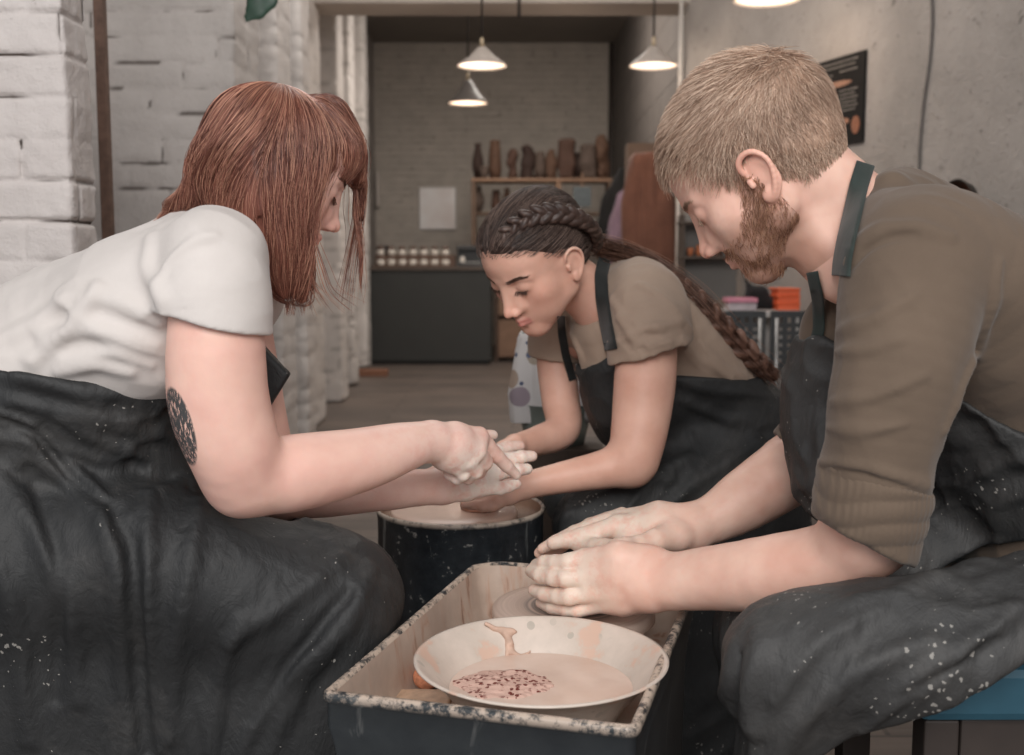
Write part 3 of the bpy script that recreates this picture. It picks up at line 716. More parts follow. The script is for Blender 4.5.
# ================================================================== the red-haired woman on the left
def build_red():
    root = empty('person', (-.45, 1.5, 0), 'red-haired woman in white t-shirt with a tattoo above her elbow, pointing one finger', 'person', 'people at the potter\'s wheels')
    H = Head((0, 0, 0), -68, -28, 0, .90); H.c = W(338, 231, 1.52)-H.R@(np.array([0, .119, -.043])*.90)
    S = Sdf(); S.u(H.sdf())
    S.u(cone_f(H.w((0, -.03, -.04)), W(222, 262, 1.52), .054, .058), .02)
    S.u(cone_f(W(225, 260, 1.52), W(170, 320, 1.52), .06, .09), .03)
    chain_px(S, [(218, 275, 1.38, 38), (216, 330, 1.345, 47), (219, 400, 1.345, 50), (234, 450, 1.35, 46), (243, 477, 1.365, 39)], .03)
    chain_px(S, [(243, 478, 1.365, 38), (272, 476, 1.385, 39), (305, 471, 1.405, 38.5), (360, 460, 1.45, 32.5), (400, 448, 1.49, 26), (432, 440, 1.525, 19)], .015)
    chain_px(S, [(225, 280, 1.62, 38), (262, 470, 1.58, 36), (300, 490, 1.60, 29), (380, 490, 1.64, 21.5), (440, 486, 1.67, 18)], .02)
    # the pointing hand
    hand(S, [[(432, 438, 1.53, 15.5), (455, 437, 1.55, 14), (478, 438, 1.575, 11.5)],
             [(432, 441, 1.525, 16), (455, 444, 1.545, 16), (476, 450, 1.56, 11.5)],
             [(432, 446, 1.525, 14), (450, 453, 1.545, 14), (467, 460, 1.555, 11)],
             [(434, 448, 1.53, 12), (445, 457, 1.55, 12), (456, 465, 1.555, 10)],
             [(440, 440, 1.56, 12), (462, 438, 1.60, 9)]],
         [[(478, 437, 1.578, 11), (487, 445, 1.59, 8), (497, 456, 1.605, 7.3), (507, 466, 1.62, 6.6), (516, 475, 1.635, 5.6)],
          [(476, 450, 1.56, 10.5), (484, 462, 1.585, 8.8), (478, 471, 1.60, 8), (466, 472, 1.605, 7.5)],
          [(467, 460, 1.552, 10), (475, 471, 1.572, 8.2), (468, 477, 1.585, 7.4), (458, 474, 1.59, 7)],
          [(456, 465, 1.552, 9), (463, 474, 1.56, 7), (457, 478, 1.57, 6.5), (449, 474, 1.575, 6)],
          [(462, 438, 1.60, 9), (480, 437, 1.63, 7.5), (493, 435, 1.65, 5.5)]], .0025)
    # the open palm below it
    hand(S, [[(442, 478, 1.69, 15), (470, 468, 1.72, 13), (496, 452, 1.76, 8)],
             [(442, 482, 1.68, 15), (472, 473, 1.71, 13), (499, 461, 1.745, 8.5)],
             [(442, 487, 1.67, 14), (472, 480, 1.70, 13), (498, 473, 1.725, 8.5)],
             [(442, 491, 1.67, 13), (466, 488, 1.685, 12), (488, 487, 1.70, 8.5)],
             [(450, 474, 1.70, 13), (470, 462, 1.72, 10)]],
         [[(496, 452, 1.76, 7.5), (508, 447, 1.78, 6.4), (520, 446, 1.795, 5.6)],
          [(499, 461, 1.745, 8), (511, 459, 1.755, 7), (521, 457, 1.76, 6.5), (532, 456, 1.77, 5.8)],
          [(498, 473, 1.725, 8), (509, 471, 1.735, 7), (518, 470, 1.74, 6.5), (527, 469, 1.75, 5.8)],
          [(488, 487, 1.70, 8), (500, 488, 1.705, 6.8), (508, 486.5, 1.71, 6.2), (516, 484, 1.715, 5.2)]], .003)
    S.disp.append(disp_noise(.0005, (60, 60, 60)))
    lo, hi = bbox_of([W(160, 240, 1.3), W(540, 300, 1.8), W(250, 520, 1.3), W(330, 60, 1.6), W(250, 530, 1.6), W(150, 330, 1.6)], .03)
    tc = W(187, 424, 1.33)
    def at(V):
        d = face_attrs(H, V, lipk=.7)
        cl = np.maximum(sph_mask(V, W(500, 470, 1.70), .06, .13), sph_mask(V, W(465, 470, 1.55), .02, .07))
        d['clay'] = np.maximum(cl, sph_mask(V, W(440, 450, 1.55), .04, .2)*.35)
        q = (V-tc); u = q@np.array([.97, 0, .2]); w = q@np.array([.18, 0, -.98])
        d['tattoo'] = np.clip((1-np.sqrt((u/.0205)**2+(w/.051)**2))/.08, 0, 1)*(V[:, 1] < 1.42)*(V[:, 2] < .95); return d
    finish('body', S, lo, hi, .0014, skin_mat('pale_pink_skin', (230, 188, 172), (222, 174, 160), (236, 220, 208)), root, at, [(H.c, .13), (W(475, 452, 1.58), .05), (W(500, 468, 1.73), .055)])
    mh = hair_mat('copper_red_hair', (86, 48, 40), (142, 90, 75), (196, 146, 122), .42)
    mdk = hair_mat('dark_brow_hair', (60, 36, 28), (90, 58, 46), (120, 80, 60), .5)
    brows_lashes(H, root, mdk, 21)
    # hair: a volume that hangs from the crown, and strands over it
    Hv = Sdf()
    Hv.u(H.el((0, -.016, .026), (.082, .098, .080))); Hv.u(H.el((0, .050, .052), (.062, .050, .046)), .02)
    for x in (-1, 1): Hv.u(H.el((x*.068, -.014, -.012), (.032, .046, .055)), .02)
    chain_px(Hv, [(290, 150, 1.47, 44), (286, 178, 1.455, 37), (281, 212, 1.45, 35), (284, 248, 1.455, 29), (294, 276, 1.465, 18), (304, 297, 1.475, 7)], .025)
    chain_px(Hv, [(250, 140, 1.48, 38), (232, 165, 1.465, 36), (216, 186, 1.465, 23), (194, 200, 1.475, 11), (174, 206, 1.48, 4)], .025)
    chain_px(Hv, [(250, 165, 1.45, 38), (246, 195, 1.445, 30), (250, 222, 1.45, 22)], .025)
    chain_px(Hv, [(262, 190, 1.45, 36), (264, 225, 1.45, 30), (272, 260, 1.455, 22), (286, 286, 1.46, 11)], .025)
    chain_px(Hv, [(326, 122, 1.53, 24), (344, 146, 1.545, 18), (352, 166, 1.56, 12), (356, 180, 1.57, 7)], .02)
    chain_px(Hv, [(352, 158, 1.60, 9), (360, 185, 1.62, 4), (358, 215, 1.62, 2)], .015)
    Hv.s_(cone_f(W(340, 203, 1.455), W(331, 240, 1.455), .023, .027), .006)
    base = Sdf(); base.u(Hv); 
    M_ = axes((.15, 0, -1), .12, .011)
    base.disp.append(lambda p: .0045*2*vnoise(p@M_+.6*vnoise(p*14)[..., None])+.003)
    lo, hi = bbox_of([W(160, 70, 1.38), W(400, 320, 1.75), W(160, 220, 1.38), W(400, 70, 1.75)], .0)
    V, Q = solid(base, lo, hi, .003); rn = .25+.45*vnoise(V@axes((.15, 0, -1), .2, .006)+3)
    hb = mesh_obj('hair', V, Q, mh, root, {'rnd': rn})
    rg = np.random.default_rng(4)
    crown = H.w((0, -.01, .125))
    n = 10000; th = rg.uniform(0, 2*math.pi, n); rr_ = np.sqrt(rg.random(n))*.09
    part = np.array([H.w((x_, y_, 0)) for x_, y_ in zip(rr_*np.cos(th)*.5+0.0, rr_*np.sin(th))])
    Rt = H.w((0, 0, .11)); up = H.R[:, 2]
    roots = part+up*.13*H.sc
    e = 5e-4
    for _ in range(14):
        v = Hv(roots); roots = roots-up*np.clip(v, -.01, .02)[:, None]
    near = (roots-H.c)@H.R[:, 0]          # side of the parting
    def dirf(q):
        o = q-H.c; o[:, 2] = 0; ln = np.linalg.norm(o, axis=1, keepdims=True)+1e-6; o /= ln
        k = np.clip((q[:, 2:3]-(H.c[2]-.02))/.08, 0, 1); d = o*(.9*k)
        d[:, 2] -= 1
        back = np.clip(-(H.loc(q)[:, 1:2]+.02)/.04, 0, 1)*np.clip((W(200, 215, 1.48)[2]-q[:, 2:3]+.2)/.1, 0, 1)
        d += back*np.array([[-.75, -.1, 0]])
        fr = np.clip((.03-np.abs(q[:, 2:3]-(H.c[2]-.08)))/.03, 0, 1)*(1-back); d += fr*np.array([[.12, 0, 0]])
        return d/np.linalg.norm(d, axis=1, keepdims=True)
    L_ = rg.uniform(.20, .33, n)
    A, Rr = strands_on(Hv, roots, dirf, L_, 22, rg, rg.uniform(.0, .006, n), .00042, .0075)
    LL = H.loc(A.reshape(-1, 3)).reshape(A.shape)
    bad = ((LL[..., 1] > .075)&(np.abs(LL[..., 0]) < .052)&(LL[..., 2] < .035)&(LL[..., 2] > -.12)).any(1)|(A[..., 2].min(1) < W(300, 322, 1.5)[2])
    fz = cone_f(W(341, 200, 1.46), W(331, 242, 1.46), .026, .028); fz2 = cone_f(W(348, 205, 1.50), W(337, 240, 1.50), .026, .026)
    bad |= ((fz(A) < 0)|(fz2(A) < 0)).any(1) & (rg.random(len(A)) < .985)
    A, Rr = A[~bad], Rr[~bad]
    q = rg.uniform(lo, hi, size=(16000, 3)); q = q[q[:, 2] > .93]
    for _ in range(10):
        g_ = np.stack([(Hv(q+np.eye(3)[i_]*e)-Hv(q-np.eye(3)[i_]*e))/(2*e) for i_ in range(3)], -1); q = q-Hv(q)[:, None].clip(-.03, .03)*g_
    q = q[(np.abs(Hv(q)) < .003)][:6500]
    A2, R2 = strands_on(Hv, q, dirf, rg.uniform(.05, .11, len(q)), 14, rg, rg.uniform(.0015, .0045, len(q)), .0004, .002)
    bad = ((fz(A2) < 0)|(fz2(A2) < 0)).any(1)|(A2[..., 2].min(1) < W(300, 316, 1.5)[2]); A2, R2 = A2[~bad], R2[~bad]
    parts = [tubes(A, Rr), tubes(A2, R2)]
    # loose wisps beside the face
    ws = []
    for k in range(70):
        j = rg.normal(size=2)*4; far = k < 34
        if far: p = [(350+j[0]*.5, 160, 1.62), (362+j[0], 190, 1.63), (357+j[0], 225, 1.63), (350+j[0]*1.2, 262, 1.63), (344+j[0]*1.6, 300+j[1]*2, 1.62)]
        else: p = [(300+j[0], 215, 1.45), (303+j[0]*2, 245, 1.445), (306+j[0]*3, 272, 1.45), (312+j[0]*3, 290+j[1], 1.455), (322+j[0]*5, 303+j[1]*2, 1.46)]
        P0 = np.array([W(*q) for q in p]); t = np.linspace(0, 4, 16); c = np.stack([np.interp(t, range(5), P0[:, i]) for i in range(3)], 1)
        for _ in range(3): c[1:-1] = (c[:-2]+2*c[1:-1]+c[2:])/4
        ws.append(c)
    parts.append(tubes(np.array(ws), .0005*(1-.7*np.linspace(0, 1, 16)[None]**2)*np.ones((70, 1))))
    V, Fq, a = merge_mesh([(v, f, np.repeat(rg.random(len(v)//k), k)) for (v, f), k in zip(parts, (66, 42, 48))])
    st = mesh_obj('hair_strands', V, Fq, mh, hb, {'rnd': a})
    # t-shirt
    mt = cloth_mat('white_cotton', (208, 201, 196), (198, 191, 186), 1300, .9, .3, .003)
    T = Sdf()
    chain_px(T, [(212, 282, 1.52, 72), (120, 345, 1.53, 98), (30, 400, 1.55, 114), (-80, 450, 1.56, 120)], .05, 1.3)
    chain_px(T, [(212, 262, 1.50, 52), (228, 258, 1.46, 34)], .04)
    chain_px(T, [(215, 258, 1.39, 47), (150, 315, 1.43, 78)], .05)
    T.s_(cone_f(H.w((0, -.02, -.03)), W(222, 262, 1.52), .055, .062), .006)
    sl = Sdf(); chain_px(sl, [(216, 262, 1.365, 52), (213, 300, 1.35, 57), (212, 345, 1.345, 59), (214, 380, 1.345, 59)], .02)
    sl.i(lpl((153, 308), (262, 333), 1.345, (210, 280)), .005)
    sl.i(plane_f(W(208, 345, 1.29), (0.25, -.75, -.9)), .005)
    sl.s_(cone_f(W(215, 318, 1.345), W(216, 380, 1.345), .061, .067), .003)
    T.u(sl, .022)
    on_surf(T, [(163, 312), (158, 290), (168, 262), (190, 243), (215, 236)], 2.5, .012, 1.15)
    for pts, r_ in (([(158, 322), (110, 300), (62, 296)], 3), ([(156, 345), (100, 330), (46, 334)], 3.2), ([(150, 366), (112, 352), (66, 360)], 2.6), ([(164, 300), (146, 268), (150, 240)], 2.5),
                    ([(64, 300), (34, 328), (2, 340)], 3), ([(96, 290), (76, 322), (34, 360)], 2.6), ([(130, 372), (96, 364), (60, 372)], 2)):
        on_surf(T, pts, r_, .02, 1.15)
    on_surf(T, [(160, 312), (215, 308), (256, 332)], 1.0, .002, 1.15, True)
    T.disp.append(folds(.002, (1, 0, -.5), .18, .045, 3)); T.disp.append(disp_noise(.0012, (26, 26, 26)))
    lo, hi = bbox_of([W(-120, 300, 1.2), W(280, 200, 1.2), W(280, 200, 1.85), W(-120, 520, 1.85), W(-120, 520, 1.2)], .02)
    finish('t_shirt', T, lo, hi, .003, mt, root)
    # apron
    A = Sdf(); bib = Sdf()
    chain_px(bib, [(212, 282, 1.52, 76), (120, 345, 1.53, 103), (30, 400, 1.55, 119), (-80, 450, 1.56, 126)], .05, 1.3)
    bib.u(cone_f(W(110, 420, 1.5), W(0, 450, 1.5), .12, .14), .05)
    bib.i(lpl((0, 366), (175, 385), 1.4, (50, 500)), .004)
    for pts, r_ in (([(20, 378), (90, 392), (180, 398)], 3), ([(10, 400), (90, 420), (185, 440)], 4), ([(60, 420), (120, 450), (190, 465)], 3)): on_surf(bib, pts, r_, .014, 1.0)
    bib.disp.append(folds(.003, (1, 0, -.25), .25, .03, 2))
    A.u(bib, .01)
    A.u(prism_f([W(250, 335, 1.5), W(288, 374, 1.5), W(268, 408, 1.5), W(235, 400, 1.5)], .012, .0015), .004)
    chain_px(A, [(-60, 540, 1.42, 120), (60, 555, 1.40, 82), (140, 558, 1.40, 79), (240, 587, 1.42, 74), (320, 589, 1.46, 64), (348, 598, 1.48, 54)], .04)
    chain_px(A, [(-60, 540, 1.60, 120), (120, 570, 1.60, 80), (300, 582, 1.62, 64), (345, 590, 1.62, 56)], .04); A.u(cone_f(W(165, 470, 1.50), W(90, 480, 1.5), .07, .10), .04)
    A.u(prism_f([W(-100, 560, 1.40), W(120, 590, 1.40), W(340, 610, 1.45), W(342, 720, 1.45), W(325, 1050, 1.45), W(-100, 1050, 1.36)], .03, .06), .05)
    for pts, r_ in (([(95, 492), (62, 470), (20, 455)], 4), ([(25, 440), (60, 470), (100, 510), (118, 560), (120, 640), (130, 750)], 5), ([(150, 500), (146, 580), (152, 670), (160, 750)], 3.5),
                    ([(0, 480), (40, 530), (70, 600), (80, 700)], 6), ([(200, 500), (190, 560), (175, 650), (170, 740)], 3), ([(370, 570), (350, 620), (300, 680), (270, 750)], 5),
                    ([(340, 560), (290, 600), (230, 640)], 4), ([(0, 570), (20, 640), (30, 740)], 5), ([(240, 620), (220, 680), (210, 750)], 4), ([(330, 640), (270, 690), (240, 752)], 4)):
        on_surf(A, pts, r_*1.15, .02, .95)
    for pts, r_ in (([(108, 500), (132, 545), (137, 620), (146, 752)], 6), ([(40, 430), (75, 480), (100, 500)], 4), ([(350, 590), (300, 650), (250, 720)], 4), ([(30, 470), (60, 560), (55, 700)], 4)): on_surf(A, pts, r_, .014, .95, True)
    on_surf(A, [(0, 412), (40, 428), (75, 470), (110, 500)], 3, .008, .95); on_surf(A, [(0, 418), (38, 436), (70, 478)], 2.5, .006, .95, True); on_surf(A, [(150, 492), (200, 480), (250, 512), (330, 528)], 3, .02, .95)
    A.disp.append(folds(.0018, (.25, 0, -1), .3, .05, 5)); A.disp.append(folds(.0006, (-.3, 0, -1), .12, .02, 6)); A.disp.append(disp_noise(.0015, (16, 16, 16)))
    lo, hi = bbox_of([W(-120, 1040, 1.2), W(300, 330, 1.2), W(430, 1040, 1.8), W(-120, 420, 1.85), W(-120, 520, 1.2), W(420, 560, 1.85)], .02)
    finish('apron', A, lo, hi, .0035, M_apron, root)
    return root

# ================================================================== the dark-haired woman between them
def build_dark():
    root = empty('person', (.25, 2.1, 0), 'dark-haired woman with long braid in beige t-shirt, leaning over the round wheel', 'person', 'people at the potter\'s wheels')
    H = Head(W(535, 258, 2.0), 133, -37, -2, 1.0)
    S = Sdf(); S.u(H.sdf())
    S.u(cone_f(H.w((0, -.03, -.05)), W(606, 305, 2.10), .05, .052), .02)
    S.u(cone_f(W(606, 305, 2.10), W(650, 340, 2.12), .06, .08), .03)
    chain_px(S, [(648, 312, 2.05, 28), (646, 365, 1.97, 31), (642, 410, 1.95, 30), (636, 450, 1.93, 27), (631, 463, 1.93, 24)], .025)
    chain_px(S, [(631, 463, 1.93, 24), (600, 470, 1.92, 19.5), (560, 478, 1.91, 16), (522, 486, 1.90, 13.5)], .015)
    chain_px(S, [(590, 320, 2.22, 36), (558, 350, 2.24, 21), (560, 395, 2.22, 19.5), (563, 428, 2.18, 18), (540, 440, 2.14, 15.5), (515, 446, 2.08, 12)], .02)
    hand(S, [[(522, 483, 1.90, 11), (505, 490, 1.885, 10), (496, 494, 1.88, 7)], [(522, 489, 1.895, 11), (508, 495, 1.88, 9.5), (497, 500, 1.87, 7)]],
         [[(496, 494, 1.88, 7), (482, 497, 1.875, 5.5), (470, 499, 1.87, 4.6)], [(497, 500, 1.87, 7), (484, 504, 1.865, 5.5), (473, 505, 1.86, 5), (464, 505, 1.86, 4.3)],
          [(500, 503, 1.87, 6), (492, 507, 1.865, 5.2), (482, 508, 1.86, 4.6)], [(505, 487, 1.90, 7), (492, 487, 1.92, 6), (482, 490, 1.93, 5)]])
    hand(S, [[(515, 444, 2.07, 10), (503, 448, 2.05, 8)], [(515, 450, 2.06, 9), (505, 457, 2.03, 8)]],
         [[(503, 448, 2.05, 7), (492, 452, 2.03, 5.5), (482, 460, 2.0, 5)], [(505, 457, 2.03, 7), (495, 464, 2.0, 5.5), (486, 472, 1.98, 5)], [(508, 462, 2.02, 6), (500, 472, 1.99, 5), (492, 480, 1.96, 4.6)]])
    S.disp.append(disp_noise(.0004, (60, 60, 60)))
    lo, hi = bbox_of([W(450, 180, 1.85), W(700, 520, 1.85), W(450, 520, 1.85), W(720, 340, 2.3), W(500, 180, 2.3), W(520, 460, 2.3)], .02)
    def at(V):
        d = face_attrs(H, V, lipk=.8, blush=.35)
        d['clay'] = np.maximum(sph_mask(V, W(480, 470, 1.95), .05, .14)*.5, 0); d['tattoo'] = np.zeros(len(V)); return d
    finish('body', S, lo, hi, .0015, skin_mat('warm_skin', (228, 182, 162), (216, 166, 146), (215, 186, 168)), root, at, [(H.c, .13), (W(490, 498, 1.88), .05), (W(495, 458, 2.02), .05)])
    mh = hair_mat('dark_brown_hair', (30, 22, 20), (66, 50, 44), (132, 112, 102), .5)
    brows_lashes(H, root, hair_mat('dark_brow', (62, 44, 38), (84, 62, 52), (104, 80, 68), .5), 31, .020)
    # hair pulled back over the skull
    U = Sdf(); U.u(H.el((0, -.018, .029), (.083, .103, .0875))); U.u(H.el((0, .026, .044), (.066, .068, .06)), .03); U.u(H.el((0, -.05, -.015), (.064, .062, .055)), .03)
    K_y = [-.13, -.06, -.03, -.012, .0, .012, .03, .05, .07, .09, .11]; K_z = [-.08, -.078, -.055, -.0, .014, .012, .026, .044, .058, .066, .068]
    def front(L): return np.interp(L[..., 1], K_y, K_z)
    Uw = Sdf(); Uw.ops = list(U.ops)
    U.i(lambda p: (front(H.loc(p))+.001-H.loc(p)[..., 2])*.7, .006)
    Mh = axes(H.R@np.array([0, -1, -.25]), .10, .009)
    def thin(p):
        L = H.loc(p); return .0052*np.clip(1-(L[..., 2]-front(L))/.03, 0, 1)
    U.disp.append(lambda p: .003*2*vnoise(p@Mh)+.0005+thin(p))
    # braids: rows of plump crossing lobes
    def braid(Sd, pts, n, w, sgn=1):
        P0 = np.array([q for q in pts], float); t = np.linspace(0, len(P0)-1, n); C = np.stack([np.interp(t, range(len(P0)), P0[:, i]) for i in range(3)], 1)
        for _ in range(2): C[1:-1] = (C[:-2]+2*C[1:-1]+C[2:])/4
        T = np.gradient(C, axis=0); T /= np.linalg.norm(T, axis=1, keepdims=True); ww = np.interp(t, range(len(P0)), w)
        view = C-np.array([0, 0, 1.]); view /= np.linalg.norm(view, axis=1, keepdims=True); N = np.cross(T, view)
        for i in range(n):
            s = 1 if i % 2 else -1; w_ = ww[i]; dr = T[i]*.80-N[i]*s*.60; dr /= np.linalg.norm(dr); vz = np.cross(dr, T[i]+.001); vz /= np.linalg.norm(vz); vy = np.cross(vz, dr)
            Sd.u(ell_f(C[i]+N[i]*s*w_*.34, (w_*.82, w_*.40, w_*.52), np.stack([dr, vy, vz], 1)), w_*.05)
        return C
    thinU = U; Ub = Sdf(); Ub.u(U, 0)
    fr = [H.w(q) for q in [(-.024, .062, .094), (-.048, .030, .104), (-.070, -.002, .095), (-.084, -.032, .076), (-.090, -.058, .044), (-.084, -.082, .010), (-.068, -.096, -.025), (-.052, -.098, -.05)]]
    braid(Ub, fr, 27, [.014, .019, .022, .023, .023, .021, .019, .015])
    lo, hi = bbox_of([H.w((0, 0, 0))], .165)
    V, Q = solid(Ub, lo, hi, .0022); rn = .15+.5*(vnoise(V@axes(H.R@np.array([0, -1, -.2]), .15, .004)+3)+.5)
    hb = mesh_obj('hair', V, Q, mh, root, {'rnd': rn})
    Ul = lambda p: Uw(p@H.R.T*H.sc+H.c)/H.sc
    def reg(P, rg): return (P[:, 2] > front(P)-.0005+rg.normal(size=len(P))*.0018)
    def fl(P):
        d = np.zeros_like(P); d[:, 1] = -1; d[:, 2] = .5*np.clip((.03-P[:, 2])/.08, -1, 1)*np.clip(P[:, 1]/.05+.3, 0, 1)+.1-.6*(P[:, 1] < -.05); d[:, 0] = .0; return d
    strands_short(H, reg, 5200, .055, mh, hb, 'hair_strands', fl, lift=.03, r=.00045, curl=.06, surf=Ul, offset=.0008, m=9, seed=12)
    # messy knot at the nape and the long tail down her back
    B = Sdf()
    nap = [W(597, 246, 2.06), W(612, 250, 2.1), W(640, 258, 2.13), W(668, 275, 2.12), W(697, 298, 2.08), W(724, 329, 2.08), W(748, 354, 2.10), W(772, 376, 2.13)]
    braid(B, nap, 30, [.020, .019, .017, .018, .022, .028, .032, .020])
    B.disp.append(lambda p: .0022*2*vnoise(p@axes((.7, 0, -.7), .05, .005)))
    lo, hi = bbox_of([W(570, 200, 1.95), W(800, 410, 2.25), W(570, 410, 2.25)], .02)
    mt_ = hair_mat('brown_braid_hair', (62, 42, 34), (112, 80, 66), (156, 120, 102), .5)
    V, Q = solid(B, lo, hi, .003); bo = mesh_obj('braid', V, Q, mt_, root, {'rnd': .2+.6*(vnoise(V@axes((.7, 0, -.7), .06, .004))+.5)})
    rg = np.random.default_rng(8); ws = []
    P0 = np.array(nap)
    for k in range(420):
        j = rg.normal(size=(8, 3))*.002+rg.normal(size=3)*.0095; c0 = P0+j*np.array([1, .8, 1]); t = np.linspace(0, 7 if k % 3 else rg.uniform(2, 6), 26)
        c = np.stack([np.interp(t, range(8), c0[:, i]) for i in range(3)], 1)
        for _ in range(3): c[1:-1] = (c[:-2]+2*c[1:-1]+c[2:])/4
        ws.append(c)
    V, Fq = tubes(np.array(ws), .00045*np.ones((420, 26))); mesh_obj('hair_strands', V, Fq, mt_, bo, {'rnd': np.repeat(rg.random(420), 78)})
    # t-shirt
    mt = cloth_mat('beige_cotton', (172, 151, 134), (160, 139, 123), 1300, .9, .35, .003)
    T = Sdf()
    chain_px(T, [(634, 303, 2.12, 42), (680, 350, 2.15, 49), (722, 414, 2.2, 52), (750, 460, 2.22, 58)], .04, 1.25)
    chain_px(T, [(612, 330, 2.12, 40), (640, 400, 2.14, 52)], .04, 1.1)
    chain_px(T, [(640, 292, 2.06, 32), (600, 312, 2.18, 30), (568, 326, 2.22, 24)], .04)
    T.s_(cone_f(H.w((0, -.01, -.06)), W(600, 300, 2.10), .052, .052), .006)
    sl = Sdf(); chain_px(sl, [(648, 302, 2.02, 38), (650, 330, 1.98, 42), (651, 375, 1.965, 43)], .02)
    sl.i(lpl((612, 364), (694, 338), 1.97, (650, 300)), .005); sl.s_(cone_f(W(649, 335, 1.975), W(650, 390, 1.96), .062, .070), .003)
    T.u(sl, .02)
    sf = Sdf(); chain_px(sf, [(575, 318, 2.22, 26), (556, 335, 2.24, 27), (556, 370, 2.24, 26)], .02); sf.i(lpl((530, 356), (575, 362), 2.24, (560, 320)), .004); T.u(sf, .02)
    for pts, r_ in (([(612, 300), (625, 320), (660, 330)], 2.2), ([(640, 285), (665, 300), (690, 330)], 2.6), ([(612, 345), (640, 330), (680, 322)], 2), ([(700, 345), (725, 370), (745, 378)], 2.6), ([(682, 340), (700, 360), (730, 378)], 2.4), ([(618, 318), (640, 345), (670, 342)], 1.8),
                    ([(572, 335), (580, 350), (584, 370)], 2)):
        on_surf(T, pts, r_, .014, 1.7)
    on_surf(T, [(613, 356), (652, 346), (691, 331)], .8, .002, 1.7, True)
    T.disp.append(folds(.0015, (.6, 0, -.8), .15, .03, 3)); T.disp.append(disp_noise(.0012, (26, 26, 26)))
    lo, hi = bbox_of([W(520, 240, 1.85), W(830, 540, 1.85), W(520, 540, 2.4), W(830, 250, 2.4)], .02)
    finish('t_shirt', T, lo, hi, .003, mt, root)
    # apron
    A = Sdf(); side = Sdf()
    def tor(Sd, g):
        chain_px(Sd, [(634, 303, 2.12, 42+g), (680, 350, 2.15, 49+g), (722, 414, 2.2, 52+g), (750, 460, 2.22, 58+g)], .04, 1.25)
        chain_px(Sd, [(612, 330, 2.12, 40+g), (640, 400, 2.14, 52+g)], .04, 1.1)
    tor(side, 3); side.i(lpl((600, 368), (760, 380), 2.1, (700, 450)), .004)
    for pts in ([(675, 380), (720, 392), (770, 396)], [(680, 400), (730, 420), (775, 425)]): on_surf(side, pts, 2.5, .012, 1.7)
    A.u(side, .01)
    fb = Sdf(); tor(fb, 4); fb.i(lpl((562, 384), (616, 348), 2.1, (610, 420)), .003); fb.i(lpl((640, 340), (640, 460), 2.1, (600, 400)), .003); A.u(fb, .006)
    chain_px(A, [(770, 450, 2.2, 58), (690, 478, 2.1, 50), (610, 512, 2.03, 40), (588, 524, 2.01, 35)], .04)
    chain_px(A, [(740, 450, 2.35, 55), (640, 480, 2.32, 40), (575, 500, 2.28, 32)], .04)
    A.u(prism_f([W(780, 470, 2.12), W(590, 520, 2.08), W(578, 640, 2.08), W(575, 790, 2.08), W(780, 790, 2.12)], .03, .05), .05)
    for pts, r_ in (([(690, 455), (640, 490), (610, 540)], 3), ([(760, 440), (700, 480), (650, 520)], 3), ([(570, 500), (562, 530), (560, 560)], 3), ([(620, 440), (640, 470), (670, 480)], 3)): on_surf(A, pts, r_, .018, 1.7)
    A.disp.append(folds(.003, (-.8, 0, -.5), .25, .045, 2)); A.disp.append(disp_noise(.0015, (16, 16, 16)))
    lo, hi = bbox_of([W(530, 340, 1.85), W(850, 800, 1.85), W(530, 800, 2.5), W(850, 340, 2.5)], .02)
    ap = finish('apron', A, lo, hi, .004, M_apron_w, root)
    cs = Sdf(); cs.u(S, 0); cs.u(T, 0)
    mst = cloth_mat('charcoal_webbing', (36, 38, 38), (46, 48, 47), 600, .8, .3, .002)
    band('neck_strap', [(605, 258), (601, 275), (602, 300), (606, 325), (611, 350)], 13, cs, 1.8, 2.4, mst, ap)
    band('neck_strap', [(561, 316), (562, 335), (566, 356), (573, 380)], 8, cs, 1.8, 2.5, mst, ap)
    return root
# ================================================================== the place
def brick_mat(name, c1, c2, mortar, cw=.26, ch=.077, rot=(0,0,0), mort=.012, rough=.75, strength=.8, dark=.5, wash=.5):
    g = G(name, rough, .3); v = g.mapv((1, 1, 1), rot)
    wv = g.n('ShaderNodeVectorMath', _operation='ADD', i0=v, i1=g.n('ShaderNodeVectorMath', _operation='SCALE', i0=g.n('ShaderNodeTexNoise', Vector=v, Scale=11.0).outputs[1], Scale=.022).outputs[0]).outputs[0]
    b = g.n('ShaderNodeTexBrick', Vector=wv, Scale=1.0)
    b.inputs['Brick Width'].default_value = cw; b.inputs['Row Height'].default_value = ch; b.inputs['Mortar Size'].default_value = mort
    b.inputs['Mortar Smooth'].default_value = .6; b.inputs['Bias'].default_value = 0
    n1 = g.noise(v, 5, 6, .6); n2 = g.noise(v, 32, 5, .6); n3 = g.noise(v, 12, 6, .7, .5)
    c = g.mix(g.mask(n1, .3, .7), srgb(*c1), srgb(*c2))
    # open cracks in the mortar where paint has failed
    cr = g.math('MULTIPLY', b.outputs['Fac'], g.mask(n3, .56, .66)); c = g.mix(g.math('MULTIPLY', cr, dark), c, srgb(*mortar))
    g.link(c, 'Base Color')
    h = g.math('SUBTRACT', g.math('MULTIPLY', n2, .35), g.math('MULTIPLY', b.outputs['Fac'], .7)); h = g.math('SUBTRACT', h, g.math('MULTIPLY', cr, 1.2))
    g.bump(h, strength, .015); return g.m
